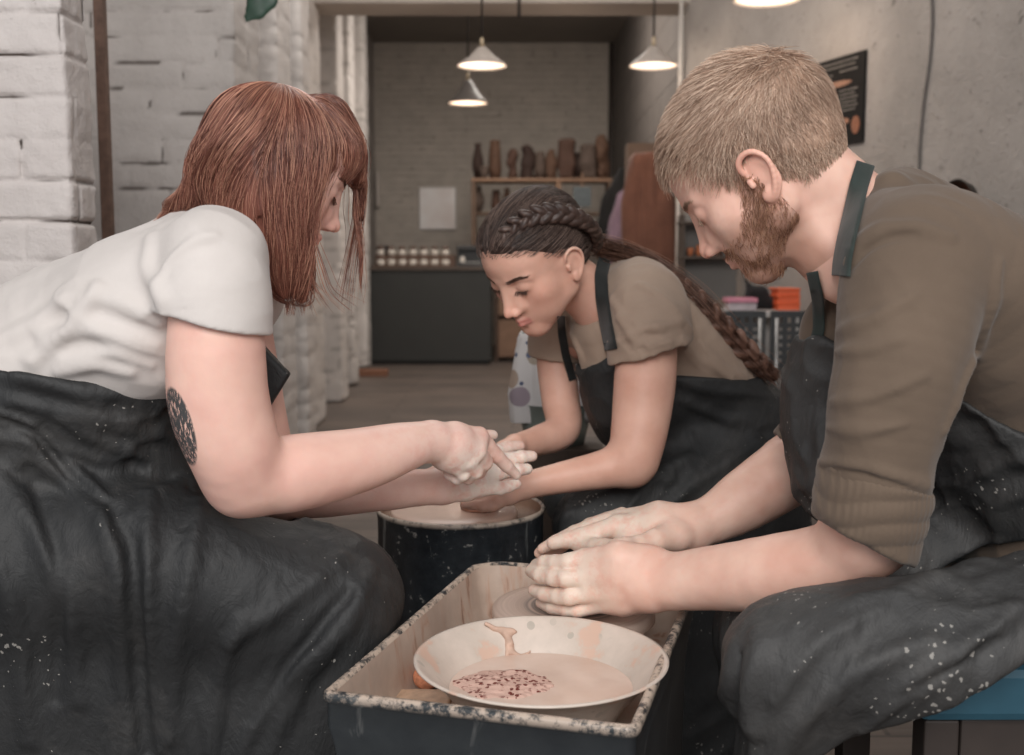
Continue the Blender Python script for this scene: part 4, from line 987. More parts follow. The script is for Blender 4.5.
def box_mesh(b_, lo, hi):
    o = len(b_[0]); x0, y0, z0 = lo; x1, y1, z1 = hi
    b_[0].extend([(x0, y0, z0), (x1, y0, z0), (x1, y1, z0), (x0, y1, z0), (x0, y0, z1), (x1, y0, z1), (x1, y1, z1), (x0, y1, z1)])
    b_[1].extend([tuple(o+i for i in f) for f in [(0, 3, 2, 1), (4, 5, 6, 7), (0, 1, 5, 4), (1, 2, 6, 5), (2, 3, 7, 6), (3, 0, 4, 7)]])
def boxes(name, bl, mat, parent=None, bev=.003):
    b_ = ([], [])
    for lo, hi in bl: box_mesh(b_, lo, hi)
    o = mesh_obj(name, b_[0], b_[1], mat, parent, smooth=False)
    if bev:
        m = o.modifiers.new('b', 'BEVEL'); m.width = bev; m.segments = 2; m.limit_method = 'ANGLE'
    return o
def lathe(name, prof, mat, parent=None, c=(0, 0, 0), n=48, closed=False, R=None):
    """profile of (radius, height) pairs turned about a vertical axis"""
    V, F_ = [], []; k = len(prof)
    for i in range(n):
        a = 2*math.pi*i/n
        for r_, z in prof: V.append((r_*math.cos(a), r_*math.sin(a), z))
    for i in range(n):
        j = (i+1) % n
        for q in range(k-1 if not closed else k): F_.append((i*k+q, j*k+q, j*k+(q+1) % k, i*k+(q+1) % k))
    V = np.array(V); 
    if R is not None: V = V@np.array(R).T
    return mesh_obj(name, V+np.array(c), F_, mat, parent)
def tube(name, pts, r_, mat, parent=None, sides=8):
    P0 = np.array(pts, float)[None]; rr = np.broadcast_to(r_, P0.shape[1])[None].astype(float)
    V, Fq = tubes(P0, rr, sides); n = P0.shape[1]
    F_ = Fq.tolist(); F_.append(list(range(sides))[::-1]); F_.append([(n-1)*sides+i for i in range(sides)])
    return mesh_obj(name, V, [tuple(f) for f in F_], mat, parent)
def struct(o):
    o["kind"] = "structure"; return o

# --- wheel with the rectangular trough (nearest)
U2 = np.array([.9615, -.2747]); V2 = np.array([.2747, .9615]); O2 = np.array([-.214, 1.214]); TW, TL, TZ = .358, .58, .52
def tr(u, v, z): p = O2+U2*u+V2*v; return (p[0], p[1], z)
def round_rect(u0, v0, u1, v1, rs, seg=7):
    out = []
    for (cx, cy, a0), r_ in zip(((u1, v0, -90), (u1, v1, 0), (u0, v1, 90), (u0, v0, 180)), rs):
        sx = -1 if cx == u1 else 1; sy = 1 if cy == v0 else -1
        for i in range(seg+1):
            a = rad(a0+90*i/seg); out.append((cx+sx*r_+r_*math.cos(a), cy+sy*r_+r_*math.sin(a)))
    return out
def build_trough():
    root = empty('pottery_wheel', tr(TW/2, TL/2, 0), 'dark rectangular splash pan pottery wheel with worn clay-caked rim, nearest the camera', 'pottery wheel', 'pottery wheels')
    g = G('worn_black_paint', .42, .5); v = g.mapv(); n1 = g.noise(v, 9, 7, .65); n2 = g.noise(g.mapv((1, 1, .25)), 20, 6, .6, 1.0)
    c = g.mix(g.mask(n1, .3, .7), srgb(34, 38, 42), srgb(52, 56, 58)); c = g.mix(g.math('MULTIPLY', g.mask(n2, .6, .68), .55), c, srgb(128, 128, 126))
    ed = g.attr('edge'); c = g.mix(g.math('MULTIPLY', ed, g.mask(g.noise(v, 55, 6, .75), .42, .54)), c, srgb(190, 172, 156)); g.link(c, 'Base Color'); g.bump(n1, .3, .003)
    rings = []
    def R_(off, z, e, rr=(.012, .045, .05, .008)):
        rings.append((round_rect(-off, -off, TW+off, TL+off, [max(.004, q+off) for q in rr]), z, e))
    R_(-.02, .0, 0); R_(-.012, .40, 0); R_(-.006, .455, 0); R_(.0, .478, .0); R_(.0, .505, .0); R_(.0025, .508, .0); R_(.004, .512, .5); R_(.004, .518, .8); R_(.001, .521, 1); R_(-.005, .521, 1); R_(-.008, .517, 1)
    V = []; E_ = []; k = len(rings[0][0])
    for pl, z, e in rings:
        for i, (a, b) in enumerate(pl): V.append(tr(a, b, z)); E_.append(e)
    F_ = []
    for q in range(len(rings)-1):
        for i in range(k): j = (i+1) % k; F_.append((q*k+i, q*k+j, (q+1)*k+j, (q+1)*k+i))
    F_.append(tuple(range(k))[::-1])
    V = np.array(V); nz = vnoise(V*45)*.0022; V[:, 2] += nz*(np.array(E_) > .3)
    mesh_obj('body', V, F_, g.m, root, {'edge': E_})
    # clay-coated inside
    g = G('clay_coated_pan', .45, .45); v = g.mapv(); n1 = g.noise(v, 7, 6, .6); n2 = g.noise(g.mapv((1, 1, .2)), 30, 5, .6, .8)
    c = g.mix(g.mask(n1, .35, .65), srgb(206, 186, 170), srgb(176, 156, 142)); c = g.mix(g.math('MULTIPLY', g.mask(n2, .56, .7), .6), c, srgb(186, 128, 96)); c = g.mix(g.math('MULTIPLY', g.mask(n2, .62, .72), .6), c, srgb(98, 88, 82))
    g.link(c, 'Base Color'); g.bump(n2, .3, .003)
    rings = []
    R_(-.008, .517, 0); R_(-.011, .50, 0); R_(-.016, .465, 0); R_(-.020, .442, 0); R_(-.034, .428, 0)
    V = []; F_ = []
    for pl, z, e in rings:
        for a, b in pl: V.append(tr(a, b, z))
    for q in range(len(rings)-1):
        for i in range(k): j = (i+1) % k; F_.append((q*k+i, q*k+j, (q+1)*k+j, (q+1)*k+i))
    F_.append(tuple((len(rings)-1)*k+i for i in range(k)))
    mesh_obj('splash_pan', V, F_, g.m, root)
    # wheel head with rings of slip
    g = G('slip_covered_wheel_head', .35, .5); v = g.mapv(loc=(-.092, -1.60, 0))
    rr = g.n('ShaderNodeVectorMath', _operation='LENGTH', i0=g.n('ShaderNodeVectorMath', _operation='MULTIPLY', i0=v, i1=(1, 1, 0)).outputs[0]).outputs['Value']
    w = g.n('ShaderNodeTexNoise', Vector=g.n('ShaderNodeCombineXYZ', X=g.math('MULTIPLY', rr, 160.0)).outputs[0], Scale=1.0, Detail=3.0).outputs[0]
    inner = g.mask(rr, .082, .06)
    c = g.mix(g.mask(w, .35, .65), srgb(212, 190, 176), srgb(190, 166, 152)); c = g.mix(g.math('MULTIPLY', inner, g.mask(w, .4, .55)), c, srgb(112, 104, 100)); g.link(c, 'Base Color'); g.bump(w, .4, .002)
    wh = lathe('wheel_head', [(0, .478), (.118, .478), (.1215, .481), (.1215, .495), (.118, .4985), (.10, .4995), (.085, .4985), (.07, .499), (.05, .499), (0, .499)], g.m, root, (.092, 1.60, 0), 72)
    lathe('shaft', [(.02, .3), (.02, .478)], g.m, wh, (.092, 1.60, 0), 20)
    clay = flat('wet_clay', srgb(178, 158, 144), .35, .5, var=.1, scale=40, bump=.3)
    o = lathe('clay_lump', [(0, .4992), (.047, .4992), (.049, .51), (.048, .53), (.044, .55), (.034, .565), (.018, .570), (0, .570)], clay, None, (.098, 1.60, 0), 56)
    prop(o, 'wet lump of clay held between the bearded man\'s hands', 'clay')
    # basin
    g = G('splashed_white_basin', .35, .5); v = g.mapv(); n1 = g.noise(v, 14, 6, .6); vo = g.n('ShaderNodeTexVoronoi', Vector=g.mapv((1, 1, .6)), Scale=48.0)
    c = g.mix(g.mask(n1, .35, .7), srgb(214, 200, 188), srgb(192, 180, 168)); n3 = g.noise(v, 8, 2)
    sp = g.math('MULTIPLY', g.math('LESS_THAN', vo.outputs['Distance'], .3), g.mask(n3, .5, .6)); c = g.mix(g.math('MULTIPLY', sp, .45), c, srgb(138, 138, 126)); c = g.mix(g.mask(n1, .56, .62), c, srgb(208, 178, 160)); g.link(c, 'Base Color'); g.bump(n1, .15, .002)
    bc = np.array([.036, 1.325]); broot = empty('basin', (bc[0], bc[1], .41), 'large cream enamel basin of cloudy slip water, resting inside the trough', 'basin')
    R0 = .154
    lathe('bowl', [(0, .4300), (.080, .4300), (.084, .4325), (.0895, .441), (.108, .470), (.132, .500), (R0, .5175), (R0+.004, .5195), (R0+.004, .5215), (R0, .522), (R0-.004, .5195), (.129, .500), (.1055, .4725), (.087, .4445), (.080, .435), (0, .434)], g.m, broot, (bc[0], bc[1], 0), 96)
    g = G('cloudy_slip', .12, .6); v = g.mapv(); n1 = g.noise(v, 12, 4); g.link(g.mix(g.mask(n1, .35, .65), srgb(222, 200, 186), srgb(212, 186, 170)), 'Base Color')
    g.bump(g.noise(v, 20, 2), .05, .001)
    lathe('slip_water', [(0, .4835), (.1145, .4835)], g.m, broot, (bc[0], bc[1], 0), 64)
    g = G('red_speckled_sponge', .8, .2); v = g.mapv(); vo = g.n('ShaderNodeTexVoronoi', Vector=v, Scale=150.0); n = g.noise(v, 40, 4)
    g.link(g.mix(g.math('MULTIPLY', g.math('LESS_THAN', vo.outputs['Distance'], .42), g.mask(n, .38, .5)), srgb(206, 172, 158), srgb(112, 56, 50)), 'Base Color'); g.bump(n, .9, .006)
    s = Sdf(); cs = np.array([-.012, 1.330, .4815]); s.u(ell_f(cs, (.062, .050, .0075))); s.disp.append(disp_noise(.002, (60, 60, 60))); s.disp.append(disp_noise(.0016, (190, 190, 190)))
    V, Q = solid(s, cs-.08, cs+.08, .002); prop(mesh_obj('sponge', V, Q, g.m), 'wet pinkish sponge with dark red speckles floating in the basin', 'sponge')
    # scraps of clay stuck on the wall of the basin
    clay2 = flat('drying_clay', srgb(196, 166, 148), .7, .3, var=.2, scale=60, bump=.5)
    s = Sdf(); 
    for a, b, r_ in (((486, 617), (505, 627), 4), ((505, 627), (512, 645), 5), ((512, 645), (522, 652), 3.2), ((508, 640), (506, 656), 2.6), ((500, 622), (520, 626), 2.5), ((520, 650), (530, 646), 2)):
        def hit_bowl(px, py):
            for d_ in np.arange(1.33, 1.50, .0005):
                p_ = W(px, py, d_); 
                if np.hypot(*(p_[:2]-bc)) > np.interp(p_[2], [.44, .4725, .50, .5195], [.084, .1045, .128, .146]): return p_
            return p_
        A_, B_ = hit_bowl(*a), hit_bowl(*b)
        s.u(cone_f(A_, B_, r_*.0010, r_*.0010), .006)
    s.disp.append(disp_noise(.003, (110, 110, 110))); V, Q = solid(s, W(508, 640, 1.42)-.06, W(508, 640, 1.42)+.06, .0018)
    if len(V): prop(mesh_obj('clay_scrap', V, Q, clay2), 'ragged scrap of clay stuck on the back wall of the basin', 'clay')
    # tools lying in the corner of the trough
    wood = flat('wet_wood', srgb(190, 158, 132), .5, .4, var=.2, scale=60, bump=.3)
    def blob(name, c, r_, R, mat, label, cat, amp=.003):
        s = Sdf(); s.u(ell_f(c, r_, R)) if r_[2] > .006 else s.u(box_f(c, r_, .002, R)); s.disp.append(disp_noise(amp, (70, 70, 70))); m_ = max(r_)+.02
        V, Q = solid(s, np.array(c)-m_, np.array(c)+m_, .0022); return prop(mesh_obj(name, V, Q, mat), label, cat)
    Rz = lambda a: np.array(Euler((0, 0, rad(a))).to_matrix())
    blob('sponge', tr(.040, .232, .455), (.019, .024, .014), Rz(20), flat('orange_sponge', srgb(214, 142, 108), .9, .2, var=.25, scale=120, bump=.8), 'small orange sponge in the left corner of the trough', 'sponge')
    blob('wooden_rib', tr(.052, .175, .448), (.040, .020, .0045), np.array(Euler((rad(8), rad(-4), rad(-10))).to_matrix()), wood, 'wet wooden potter\'s rib lying below the orange sponge', 'tool', .0008)
    blob('clay_offcut', tr(.050, .30, .437), (.030, .05, .008), Rz(-20), clay2, 'pale clay offcut flattened beside the orange sponge', 'clay', .005)
    return root
# --- round wheel (behind)
def build_drum():
    c = (-.095, 2.0); root = empty('pottery_wheel', (c[0], c[1], 0), 'round black drum pottery wheel with clay drips, in front of the dark-haired woman', 'pottery wheel', 'pottery wheels')
    g = G('dripped_black_drum', .35, .5); v = g.mapv((1, 1, .18)); n1 = g.noise(v, 22, 5, .6, .6); n0 = g.noise(g.mapv(), 40, 5, .7)
    c_ = g.mix(g.mask(n0, .3, .7), srgb(26, 30, 34), srgb(46, 50, 54)); c_ = g.mix(g.math('MULTIPLY', g.mask(n1, .57, .66), .7), c_, srgb(150, 152, 150)); c_ = g.mix(g.math('MULTIPLY', g.mask(n0, .61, .65), .7), c_, srgb(158, 156, 150))
    e = g.attr('edge'); c_ = g.mix(g.math('MULTIPLY', e, g.mask(n0, .35, .5)), c_, srgb(188, 174, 160)); g.link(c_, 'Base Color'); g.bump(n0, .3, .003)
    prof = [(.150, 0), (.152, .3), (.153, .53), (.1545, .543), (.156, .549), (.153, .553), (.149, .549)]; o = lathe('drum', prof, g.m, root, (c[0], c[1], 0), 80)
    at = o.data.attributes.new('edge', 'FLOAT', 'POINT'); at.data.foreach_set('value', [1. if q % 7 >= 4 else 0. for q in range(80*7)])
    slip = flat('brown_slip', srgb(150, 122, 104), .25, .5, var=.15, scale=14, bump=.1)
    lathe('splash_pan', [(.149, .549), (.147, .535), (.143, .528), (0, .527)], slip, root, (c[0], c[1], 0), 72)
    pale = flat('pale_slip', srgb(206, 178, 162), .35, .5, var=.08, scale=12, bump=.15)
    lathe('wheel_head', [(0, .531), (.115, .531), (.118, .534), (.118, .541), (.113, .545), (.07, .5445), (.04, .546), (0, .546)], pale, root, (c[0]-.012, c[1], 0), 72)
    o = lathe('clay_lump', [(0, .5462), (.035, .5462), (.036, .556), (.030, .575), (.020, .590), (0, .592)], flat('wet_clay_pink', srgb(190, 140, 118), .35, .5, bump=.3), None, (-.06, 2.0, 0), 40)
    prop(o, 'small pink clay lump on the round wheel, under the women\'s hands', 'clay')
_before = set(bpy.data.objects); build_trough()
for o_ in set(bpy.data.objects)-_before:
    if o_.parent is None: o_.location.z -= .009
build_drum()
# --- room shell
g = G('grey_floor_boards', .5, .4); v = g.mapv(); b = g.n('ShaderNodeTexBrick', Vector=v, Scale=1.0); b.inputs['Brick Width'].default_value = 1.6; b.inputs['Row Height'].default_value = .14; b.inputs['Mortar Size'].default_value = .006
b.inputs['Color1'].default_value = srgb(104, 92, 84); b.inputs['Color2'].default_value = srgb(78, 70, 66); b.inputs['Mortar'].default_value = srgb(44, 40, 38)
n = g.noise(g.mapv((.35, 5, 5)), 6, 6, .65); n2 = g.noise(v, 2.5, 4); c = g.mix(g.math('MULTIPLY', g.mask(n, .4, .7), .55), b.outputs[0], srgb(124, 112, 104)); c = g.mix(g.math('MULTIPLY', g.mask(n2, .45, .7), .4), c, srgb(66, 60, 56)); g.link(c, 'Base Color'); g.bump(n, .15, .004)
struct(boxes('floor', [((-3.2, -1.5, -.08), (4.2, 13.6, 0))], g.m, bev=0))
cm = flat('ceiling_plaster', srgb(150, 144, 138), .9, .1, var=.05, scale=3)
struct(boxes('ceiling', [((-3.2, .6, 3.55), (4.2, 13.6, 3.65))], cm, bev=0))
white1 = brick_mat('white_painted_brick', (214, 207, 203), (196, 188, 184), (70, 62, 58), rot=(rad(90), 0, 0), mort=.010, strength=1.0, dark=.85)
whiteb = brick_mat('white_painted_rough_brick', (202, 196, 192), (180, 173, 169), (84, 76, 72), rot=(rad(90), 0, 0), mort=.009, dark=.6, strength=.9)
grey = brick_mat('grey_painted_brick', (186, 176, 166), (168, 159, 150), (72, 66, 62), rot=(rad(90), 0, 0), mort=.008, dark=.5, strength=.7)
def rough_box(name, lo, hi, mat, amp=.006, ch=.077, h=.011, bl=.25):
    dp = .014 if h < .012 else .007
    """a pier of laid brick under thick paint: joints sunk between courses, faces uneven"""
    lo = np.array(lo, float); hi = np.array(hi, float); c = (lo+hi)/2; s = Sdf(); s.u(box_f(c, (hi-lo)/2, .008)); jw = max(.0050, h*.55)
    def joints(p):
        z = (p[..., 2]+.009*vnoise(p*np.array([3, 3, 6])+5))/ch; k = np.floor(z+.5); f = np.abs(z-k)*ch
        row = np.floor(z); u = (p[..., 0]+p[..., 1])/bl+row*.5+.23*np.sin(row*12.9); f2 = np.abs(u-np.floor(u+.5))*bl
        w = np.clip(.45+1.1*vnoise(np.stack([p[..., 0]*6, p[..., 1]*6, k*3.3], -1)+9), .08, 1); w2 = np.clip(.5+1.2*vnoise(np.stack([np.floor(u+.5)*3.1, row*5.7, 0*f], -1)+2), 0, 1)
        return np.exp(-(f/jw)**2), w, np.exp(-(f2/jw)**2), w2
    def jt(p):
        a, w, b, w2 = joints(p); return np.maximum(dp*a*w, dp*.8*b*w2)
    s.disp.append(jt); s.disp.append(disp_noise(amp, (6, 6, 13))); s.disp.append(disp_noise(amp*.3, (40, 40, 40)))
    s.disp.append(lambda p: -.004*np.clip(vnoise(p*22+3)-.2, 0, 1)*8*np.clip(vnoise(p*5)+.1, 0, 1))
    V, Q = solid(s, lo-.02, hi+.02, h); a, w, b, w2 = joints(V); br = vnoise(V*np.array([16, 16, 30]))+.5
    gap = np.maximum(np.clip((a-.62)/.25, 0, 1)*np.clip((w-.40)/.15, 0, 1), np.clip((b-.7)/.2, 0, 1)*np.clip((w2-.5)/.2, 0, 1))*np.clip((br-.36)/.12, 0, 1)*(1. if h < .012 else .4)
    return struct(mesh_obj(name, V, Q, mat, None, {'gap': gap}))
def paint_mat(name, c1, c2, dark):
    g = G(name, .7, .3); v = g.mapv(); n1 = g.noise(v, 4, 6, .6); n2 = g.noise(v, 38, 6, .65); n3 = g.noise(v, 15, 7, .7, .6)
    c = g.mix(g.mask(n1, .3, .7), srgb(*c1), srgb(*c2)); c = g.mix(g.math('MULTIPLY', g.mask(n3, .64, .70), .45), c, srgb(120, 110, 104))
    c = g.mix(g.attr('gap'), c, srgb(*dark)); g.link(c, 'Base Color'); g.bump(g.math('ADD', n2, g.math('MULTIPLY', n3, .6)), .7, .007); return g.m
white1 = paint_mat('white_painted_brick', (216, 209, 205), (200, 192, 188), (72, 62, 56))
whiteb = paint_mat('white_painted_rough_brick', (208, 201, 196), (188, 181, 176), (84, 74, 68))
# left side: a run of projecting brick piers
rough_box('wall_left_pier', (-1.25, 2.10, .35), (-.834, 2.225, 1.75), white1, .007, h=.005)
rough_box('wall_left_pier', (-1.6, 3.50, .2), (-.865, 3.85, 2.2), whiteb, .006, h=.011)
for x1, y0, y1 in ((-.93, 4.45, 4.75), (-1.0, 5.35, 5.6)): rough_box('wall_left_pier', (x1-.45, y0, -.0), (x1, y1, 2.7), whiteb, .005, h=.018)
for x1, y0, y1 in ((-1.19, 6.6, 7.0), (-1.21, 7.8, 8.1), (-1.27, 8.8, 9.1), (-1.36, 10.3, 10.6)): rough_box('wall_left_pier', (x1-.4, y0, 0), (x1, y1, 3.5), whiteb, .004, h=.026)
struct(boxes('wall_left', [((-3.2, 1.2, 0), (-1.62, 13.6, 3.55))], brick_mat('left_brick', (170, 163, 158), (150, 143, 138), (84, 76, 72), rot=(rad(90), 0, rad(90))), bev=0))
# dark brown upright between the first two piers
rust = flat('brown_rusty_steel', srgb(112, 88, 76), .7, .4, var=.3, scale=30, bump=.4)
P_ = W(104, 100, 2.9); prop(boxes('steel_post', [((P_[0]-.013, 2.88, 0), (P_[0]+.013, 2.91, 2.6))], rust), 'narrow rusty brown steel post between the two nearest white brick piers', 'post')
# far wall
struct(boxes('wall_far', [((-3.2, 13.2, 0), (1.4, 13.5, 3.55))], grey, bev=0))
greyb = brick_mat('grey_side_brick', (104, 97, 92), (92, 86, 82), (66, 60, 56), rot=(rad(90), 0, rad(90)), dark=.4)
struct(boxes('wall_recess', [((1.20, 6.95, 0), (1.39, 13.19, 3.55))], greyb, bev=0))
beam_m = flat('beam_plaster', srgb(176, 166, 158), .9, .1, var=.05, scale=4)
struct(boxes('ceiling_beam', [((-1.45, 6.8, 2.545), (1.12, 7.15, 3.55))], beam_m, bev=.01))
# right wall: rough grey concrete, running obliquely
g = G('rough_grey_concrete', .85, .2); v = g.mapv(); n1 = g.noise(v, 3, 6, .6); n2 = g.noise(v, 26, 7, .7, .5); n3 = g.noise(v, 60, 4, .6)
c = g.mix(g.mask(n1, .3, .7), srgb(172, 164, 158), srgb(150, 143, 137)); c = g.mix(g.math('MULTIPLY', g.mask(n2, .60, .68), .7), c, srgb(84, 78, 74)); c = g.mix(g.math('MULTIPLY', g.mask(n2, .36, .30), .5), c, srgb(178, 170, 164)); g.link(c, 'Base Color'); g.bump(g.math('ADD', n2, g.math('MULTIPLY', n3, .3)), .8, .012)
WA = np.array([1.05, 6.87]); WD = np.array([.327, -1.0]); WD = WD/np.linalg.norm(WD); WN = np.array([WD[1], -WD[0]])    # WN points into the room (towards -x)
if WN[0] > 0: WN = -WN
def wall_pt(t, off=0): p = WA+WD*t+WN*off; return p
a, b2, c_, d_ = wall_pt(0), wall_pt(9.0), wall_pt(9.0, -.25), wall_pt(0, -.25)
V = [(p[0], p[1], z) for z in (0, 3.55) for p in (a, b2, c_, d_)]
struct(mesh_obj('wall_right', V, [(0, 1, 5, 4), (1, 2, 6, 5), (2, 3, 7, 6), (3, 0, 4, 7), (4, 5, 6, 7), (3, 2, 1, 0)], g.m, smooth=False))
def t_of(px, py=100):  # distance along the right wall where the view ray meets it
    k = (px-512)/FPX/(_fw[1]+_up[1]*(377.5-py)/FPX); return (k*WA[1]-WA[0])/(WD[0]-k*WD[1])
def on_wall(px, py, off): 
    t = t_of(px, py); p = wall_pt(t, off); return np.array([p[0], p[1], W(px, py, p[1])[2]])
def wall_box(name, t0, t1, z0, z1, th, mat, parent=None, off0=.001, bev=.002):
    V = []
    for z in (z0, z1):
        for t, o in ((t0, off0), (t1, off0), (t1, off0+th), (t0, off0+th)): p = wall_pt(t, o); V.append((p[0], p[1], z))
    o = mesh_obj(name, V, [(0, 1, 2, 3), (7, 6, 5, 4), (1, 0, 4, 5), (2, 1, 5, 6), (3, 2, 6, 7), (0, 3, 7, 4)], mat, parent, smooth=False)
    bpy.context.view_layer.update(); return o
pipe_m = flat('pale_pipe_paint', srgb(196, 188, 180), .5, .4)
pp = W(680, 100, 6.8); prop(tube('pipe', [(pp[0], 6.80, 0), (pp[0], 6.80, 1.4), (pp[0], 6.80, 3.54)], .014, pipe_m), 'thin pale vertical pipe where the grey right wall ends', 'pipe')
pd = W(611, 100, 13.1); prop(tube('pipe', [(pd[0]-.01, 13.14, 0), (pd[0], 13.14, 1.5), (pd[0], 13.14, 3.54)], .028, flat('corner_shadow_line', srgb(70, 62, 58), .6)), 'dark vertical strip drawn as the shadow line in the far corner', 'pipe')  # dark strip standing in for the shadow line of the far corner
# poster
t0, t1 = t_of(808), t_of(866); zt, zb = on_wall(866, 50, 0)[2], on_wall(862.5, 142, 0)[2]
pr = empty('poster', (*wall_pt((t0+t1)/2), (zt+zb)/2), 'black poster with pale text lines and warm food photos on the grey right wall', 'poster')
wall_box('poster_sheet', t0, t1, zb, zt, .012, flat('black_poster_ink', srgb(34, 32, 31), .8, .15, var=.1), pr)
rg = random.Random(3)
for (fa, fb, ga, gb, col) in ((.28, .80, .66, .73, (150, 112, 92)), (.36, .55, .50, .66, (112, 74, 56)), (.55, .78, .22, .30, (162, 116, 92)), (.82, .95, .10, .30, (140, 90, 66)), (.35, .5, .2, .4, (96, 64, 50))):
    Va = []; 
    for i in range(20):
        a_ = 2*math.pi*i/20; fx = (fa+fb)/2+(fb-fa)/2*math.cos(a_); gz = (ga+gb)/2+(gb-ga)/2*math.sin(a_); p = wall_pt(t0+(t1-t0)*fx, .0155); Va.append((p[0], p[1], zb+(zt-zb)*gz))
    Vb = [(x-WN[0]*.003, y-WN[1]*.003, z) for x, y, z in Va]
    mesh_obj('picture', Va+Vb, [tuple(range(20)), tuple(range(39, 19, -1))]+[(i, 20+i, 20+(i+1) % 20, (i+1) % 20) for i in range(20)], flat('poster_picture', srgb(*col), .5, var=.3, scale=80), pr, smooth=False)
pt_m = flat('poster_lettering', srgb(128, 122, 116), .5)
for i, (fa, fb, gz) in enumerate([(.12, .9, .93), (.2, .86, .88), (.6, .93, .6), (.6, .9, .555), (.6, .93, .51), (.62, .9, .465), (.6, .93, .42), (.62, .88, .375), (.2, .5, .80), (.6, .9, .82)]):
    # rows of small letter-like strokes
    f_ = fa; bl = []
    while f_ < fb-.03:
        w_ = rg.uniform(.012, .03); bl.append((f_, f_+w_)); f_ += w_+rg.uniform(.01, .02)
    V, F_ = [], []
    for x0, x1 in bl:
        o_ = len(V)
        for z in (zb+(zt-zb)*gz, zb+(zt-zb)*(gz+.018)):
            for fx, of in ((x0, .0135), (x1, .0135), (x1, .0150), (x0, .0150)): p = wall_pt(t0+(t1-t0)*fx, of); V.append((p[0], p[1], z))
        F_ += [tuple(o_+q for q in f) for f in [(0, 1, 2, 3), (7, 6, 5, 4), (1, 0, 4, 5), (2, 1, 5, 6), (3, 2, 6, 7), (0, 3, 7, 4)]]
    mesh_obj('text_line', V, F_, pt_m, pr, smooth=False)
# cable down the wall
cp = [on_wall(*q, .006) for q in ((932, -20), (934, 20), (931, 60), (925, 100), (921, 140), (920, 175), (921, 230), (922, 330))]
cp = np.array(cp); tt = np.linspace(0, len(cp)-1, 40); cc = np.stack([np.interp(tt, range(len(cp)), cp[:, i]) for i in range(3)], 1)
for _ in range(4): cc[1:-1] = (cc[:-2]+2*cc[1:-1]+cc[2:])/4
prop(tube('wall_cable', cc, .0065, flat('grey_cable', srgb(104, 98, 94), .6)), 'grey cable wandering down the rough right wall behind the bearded man', 'cable')
# round lamp behind the man's back
lc = on_wall(978, 204, .10); dark = flat('dark_metal', srgb(58, 52, 48), .4, .5, metal=.6)
lr = empty('wall_lamp', tuple(on_wall(978, 204, 0)), 'round dark metal wall lamp glowing orange above the bearded man\'s back', 'lamp')
Rl = Matrix(((-WD[0], 0, WN[0]), (-WD[1], 0, WN[1]), (0, 1, 0))).transposed().to_3x3() if False else np.array([[-WD[0], 0, WN[0]], [-WD[1], 0, WN[1]], [0, 1, 0]])
lathe('lamp_shade', [(.02, -.095), (.03, -.09), (.035, -.06), (.085, -.03), (.094, 0), (.098, .006), (.094, .010), (.088, .002), (.075, -.022), (.03, -.05), (0, -.052)], dark, lr, lc, 48, R=Rl)
gl = G('orange_bulb', .3); gl.b.inputs['Base Color'].default_value = srgb(236, 150, 104); gl.b.inputs['Emission Color'].default_value = srgb(255, 150, 90); gl.b.inputs['Emission Strength'].default_value = .8
lathe('bulb', [(0, -.05), (.02, -.048), (.034, -.03), (.034, -.01), (.02, .006), (0, .01)], gl.m, lr, lc, 32, R=Rl)
wall_box('bracket', t_of(978)-.02, t_of(978)+.02, lc[2]-.02, lc[2]+.02, .02, dark, lr)
# pendant lamps
shade_m = flat('pale_enamel_shade', srgb(168, 158, 150), .4, .5); cord_m = flat('black_cord', srgb(46, 42, 40), .6); brass = flat('pale_brass', srgb(176, 158, 132), .4, .5)
wm = G('warm_lamp_glow', .4); wm.b.inputs['Base Color'].default_value = srgb(250, 226, 206); wm.b.inputs['Emission Color'].default_value = srgb(255, 222, 196); wm.b.inputs['Emission Strength'].default_value = .5
lab = ['largest white cone pendant lamp left of the beam\'s middle, higher of two', 'small dark cone pendant lamp hanging lowest, over the counter', 'pale cone pendant lamp hanging in front of the thin pale pipe', 'white pendant lamp cut off by the picture\'s top edge']
for i, (px, top, rim, d, wpx) in enumerate(((482, 47, 66, 6.35, 24.5), (468, 80, 103.5, 7.4, 20), (653.5, 46, 66, 6.5, 24), (767, -22, 0, 5.2, 33))):
    c = W(px, rim, d); h = (W(px, top, d)-c)[2]; r_ = wpx*d/FPX; m_ = shade_m if i != 1 else flat('grey_enamel_shade', srgb(104, 98, 94), .4, .5)
    root = empty('pendant_lamp', (c[0], c[1], c[2]), lab[i], 'lamp', 'cone pendant lamps')
    lathe('lamp_shade', [(.012, h), (.022, h*.98), (.035, h*.86), (r_*.55, h*.45), (r_*.93, h*.1), (r_, 0), (r_-.006, -.002), (r_*.9, h*.08), (r_*.5, h*.42), (.03, h*.8)], m_, root, c, 48)
    lathe('diffuser', [(0, .012), (r_*.6, .010), (r_*.965, .006)], wm.m, root, c, 40)
    lathe('lamp_holder', [(0, h+.05), (.010, h+.05), (.012, h), (0, h)], brass, root, c, 16)
    tube('cord', [(c[0], c[1], c[2]+h+.05), (c[0], c[1], 3.0), (c[0], c[1], 3.54)], .006, cord_m, root, 6)
    l = bpy.data.lights.new('bulb_light', 'POINT'); l.energy = 3; l.color = (1, .82, .66); l.shadow_soft_size = .05
    lo_ = bpy.data.objects.new('bulb_light', l); SC.collection.objects.link(lo_); lo_.location = (c[0], c[1], c[2]-.14)
c = W(519, 17, 6.6); prop(tube('loose_cable', [(c[0], 6.6, 3.54), (c[0]+.002, 6.6, 3.0), tuple(c)], .010, cord_m), 'loose black cable end dangling in front of the beam', 'cable')
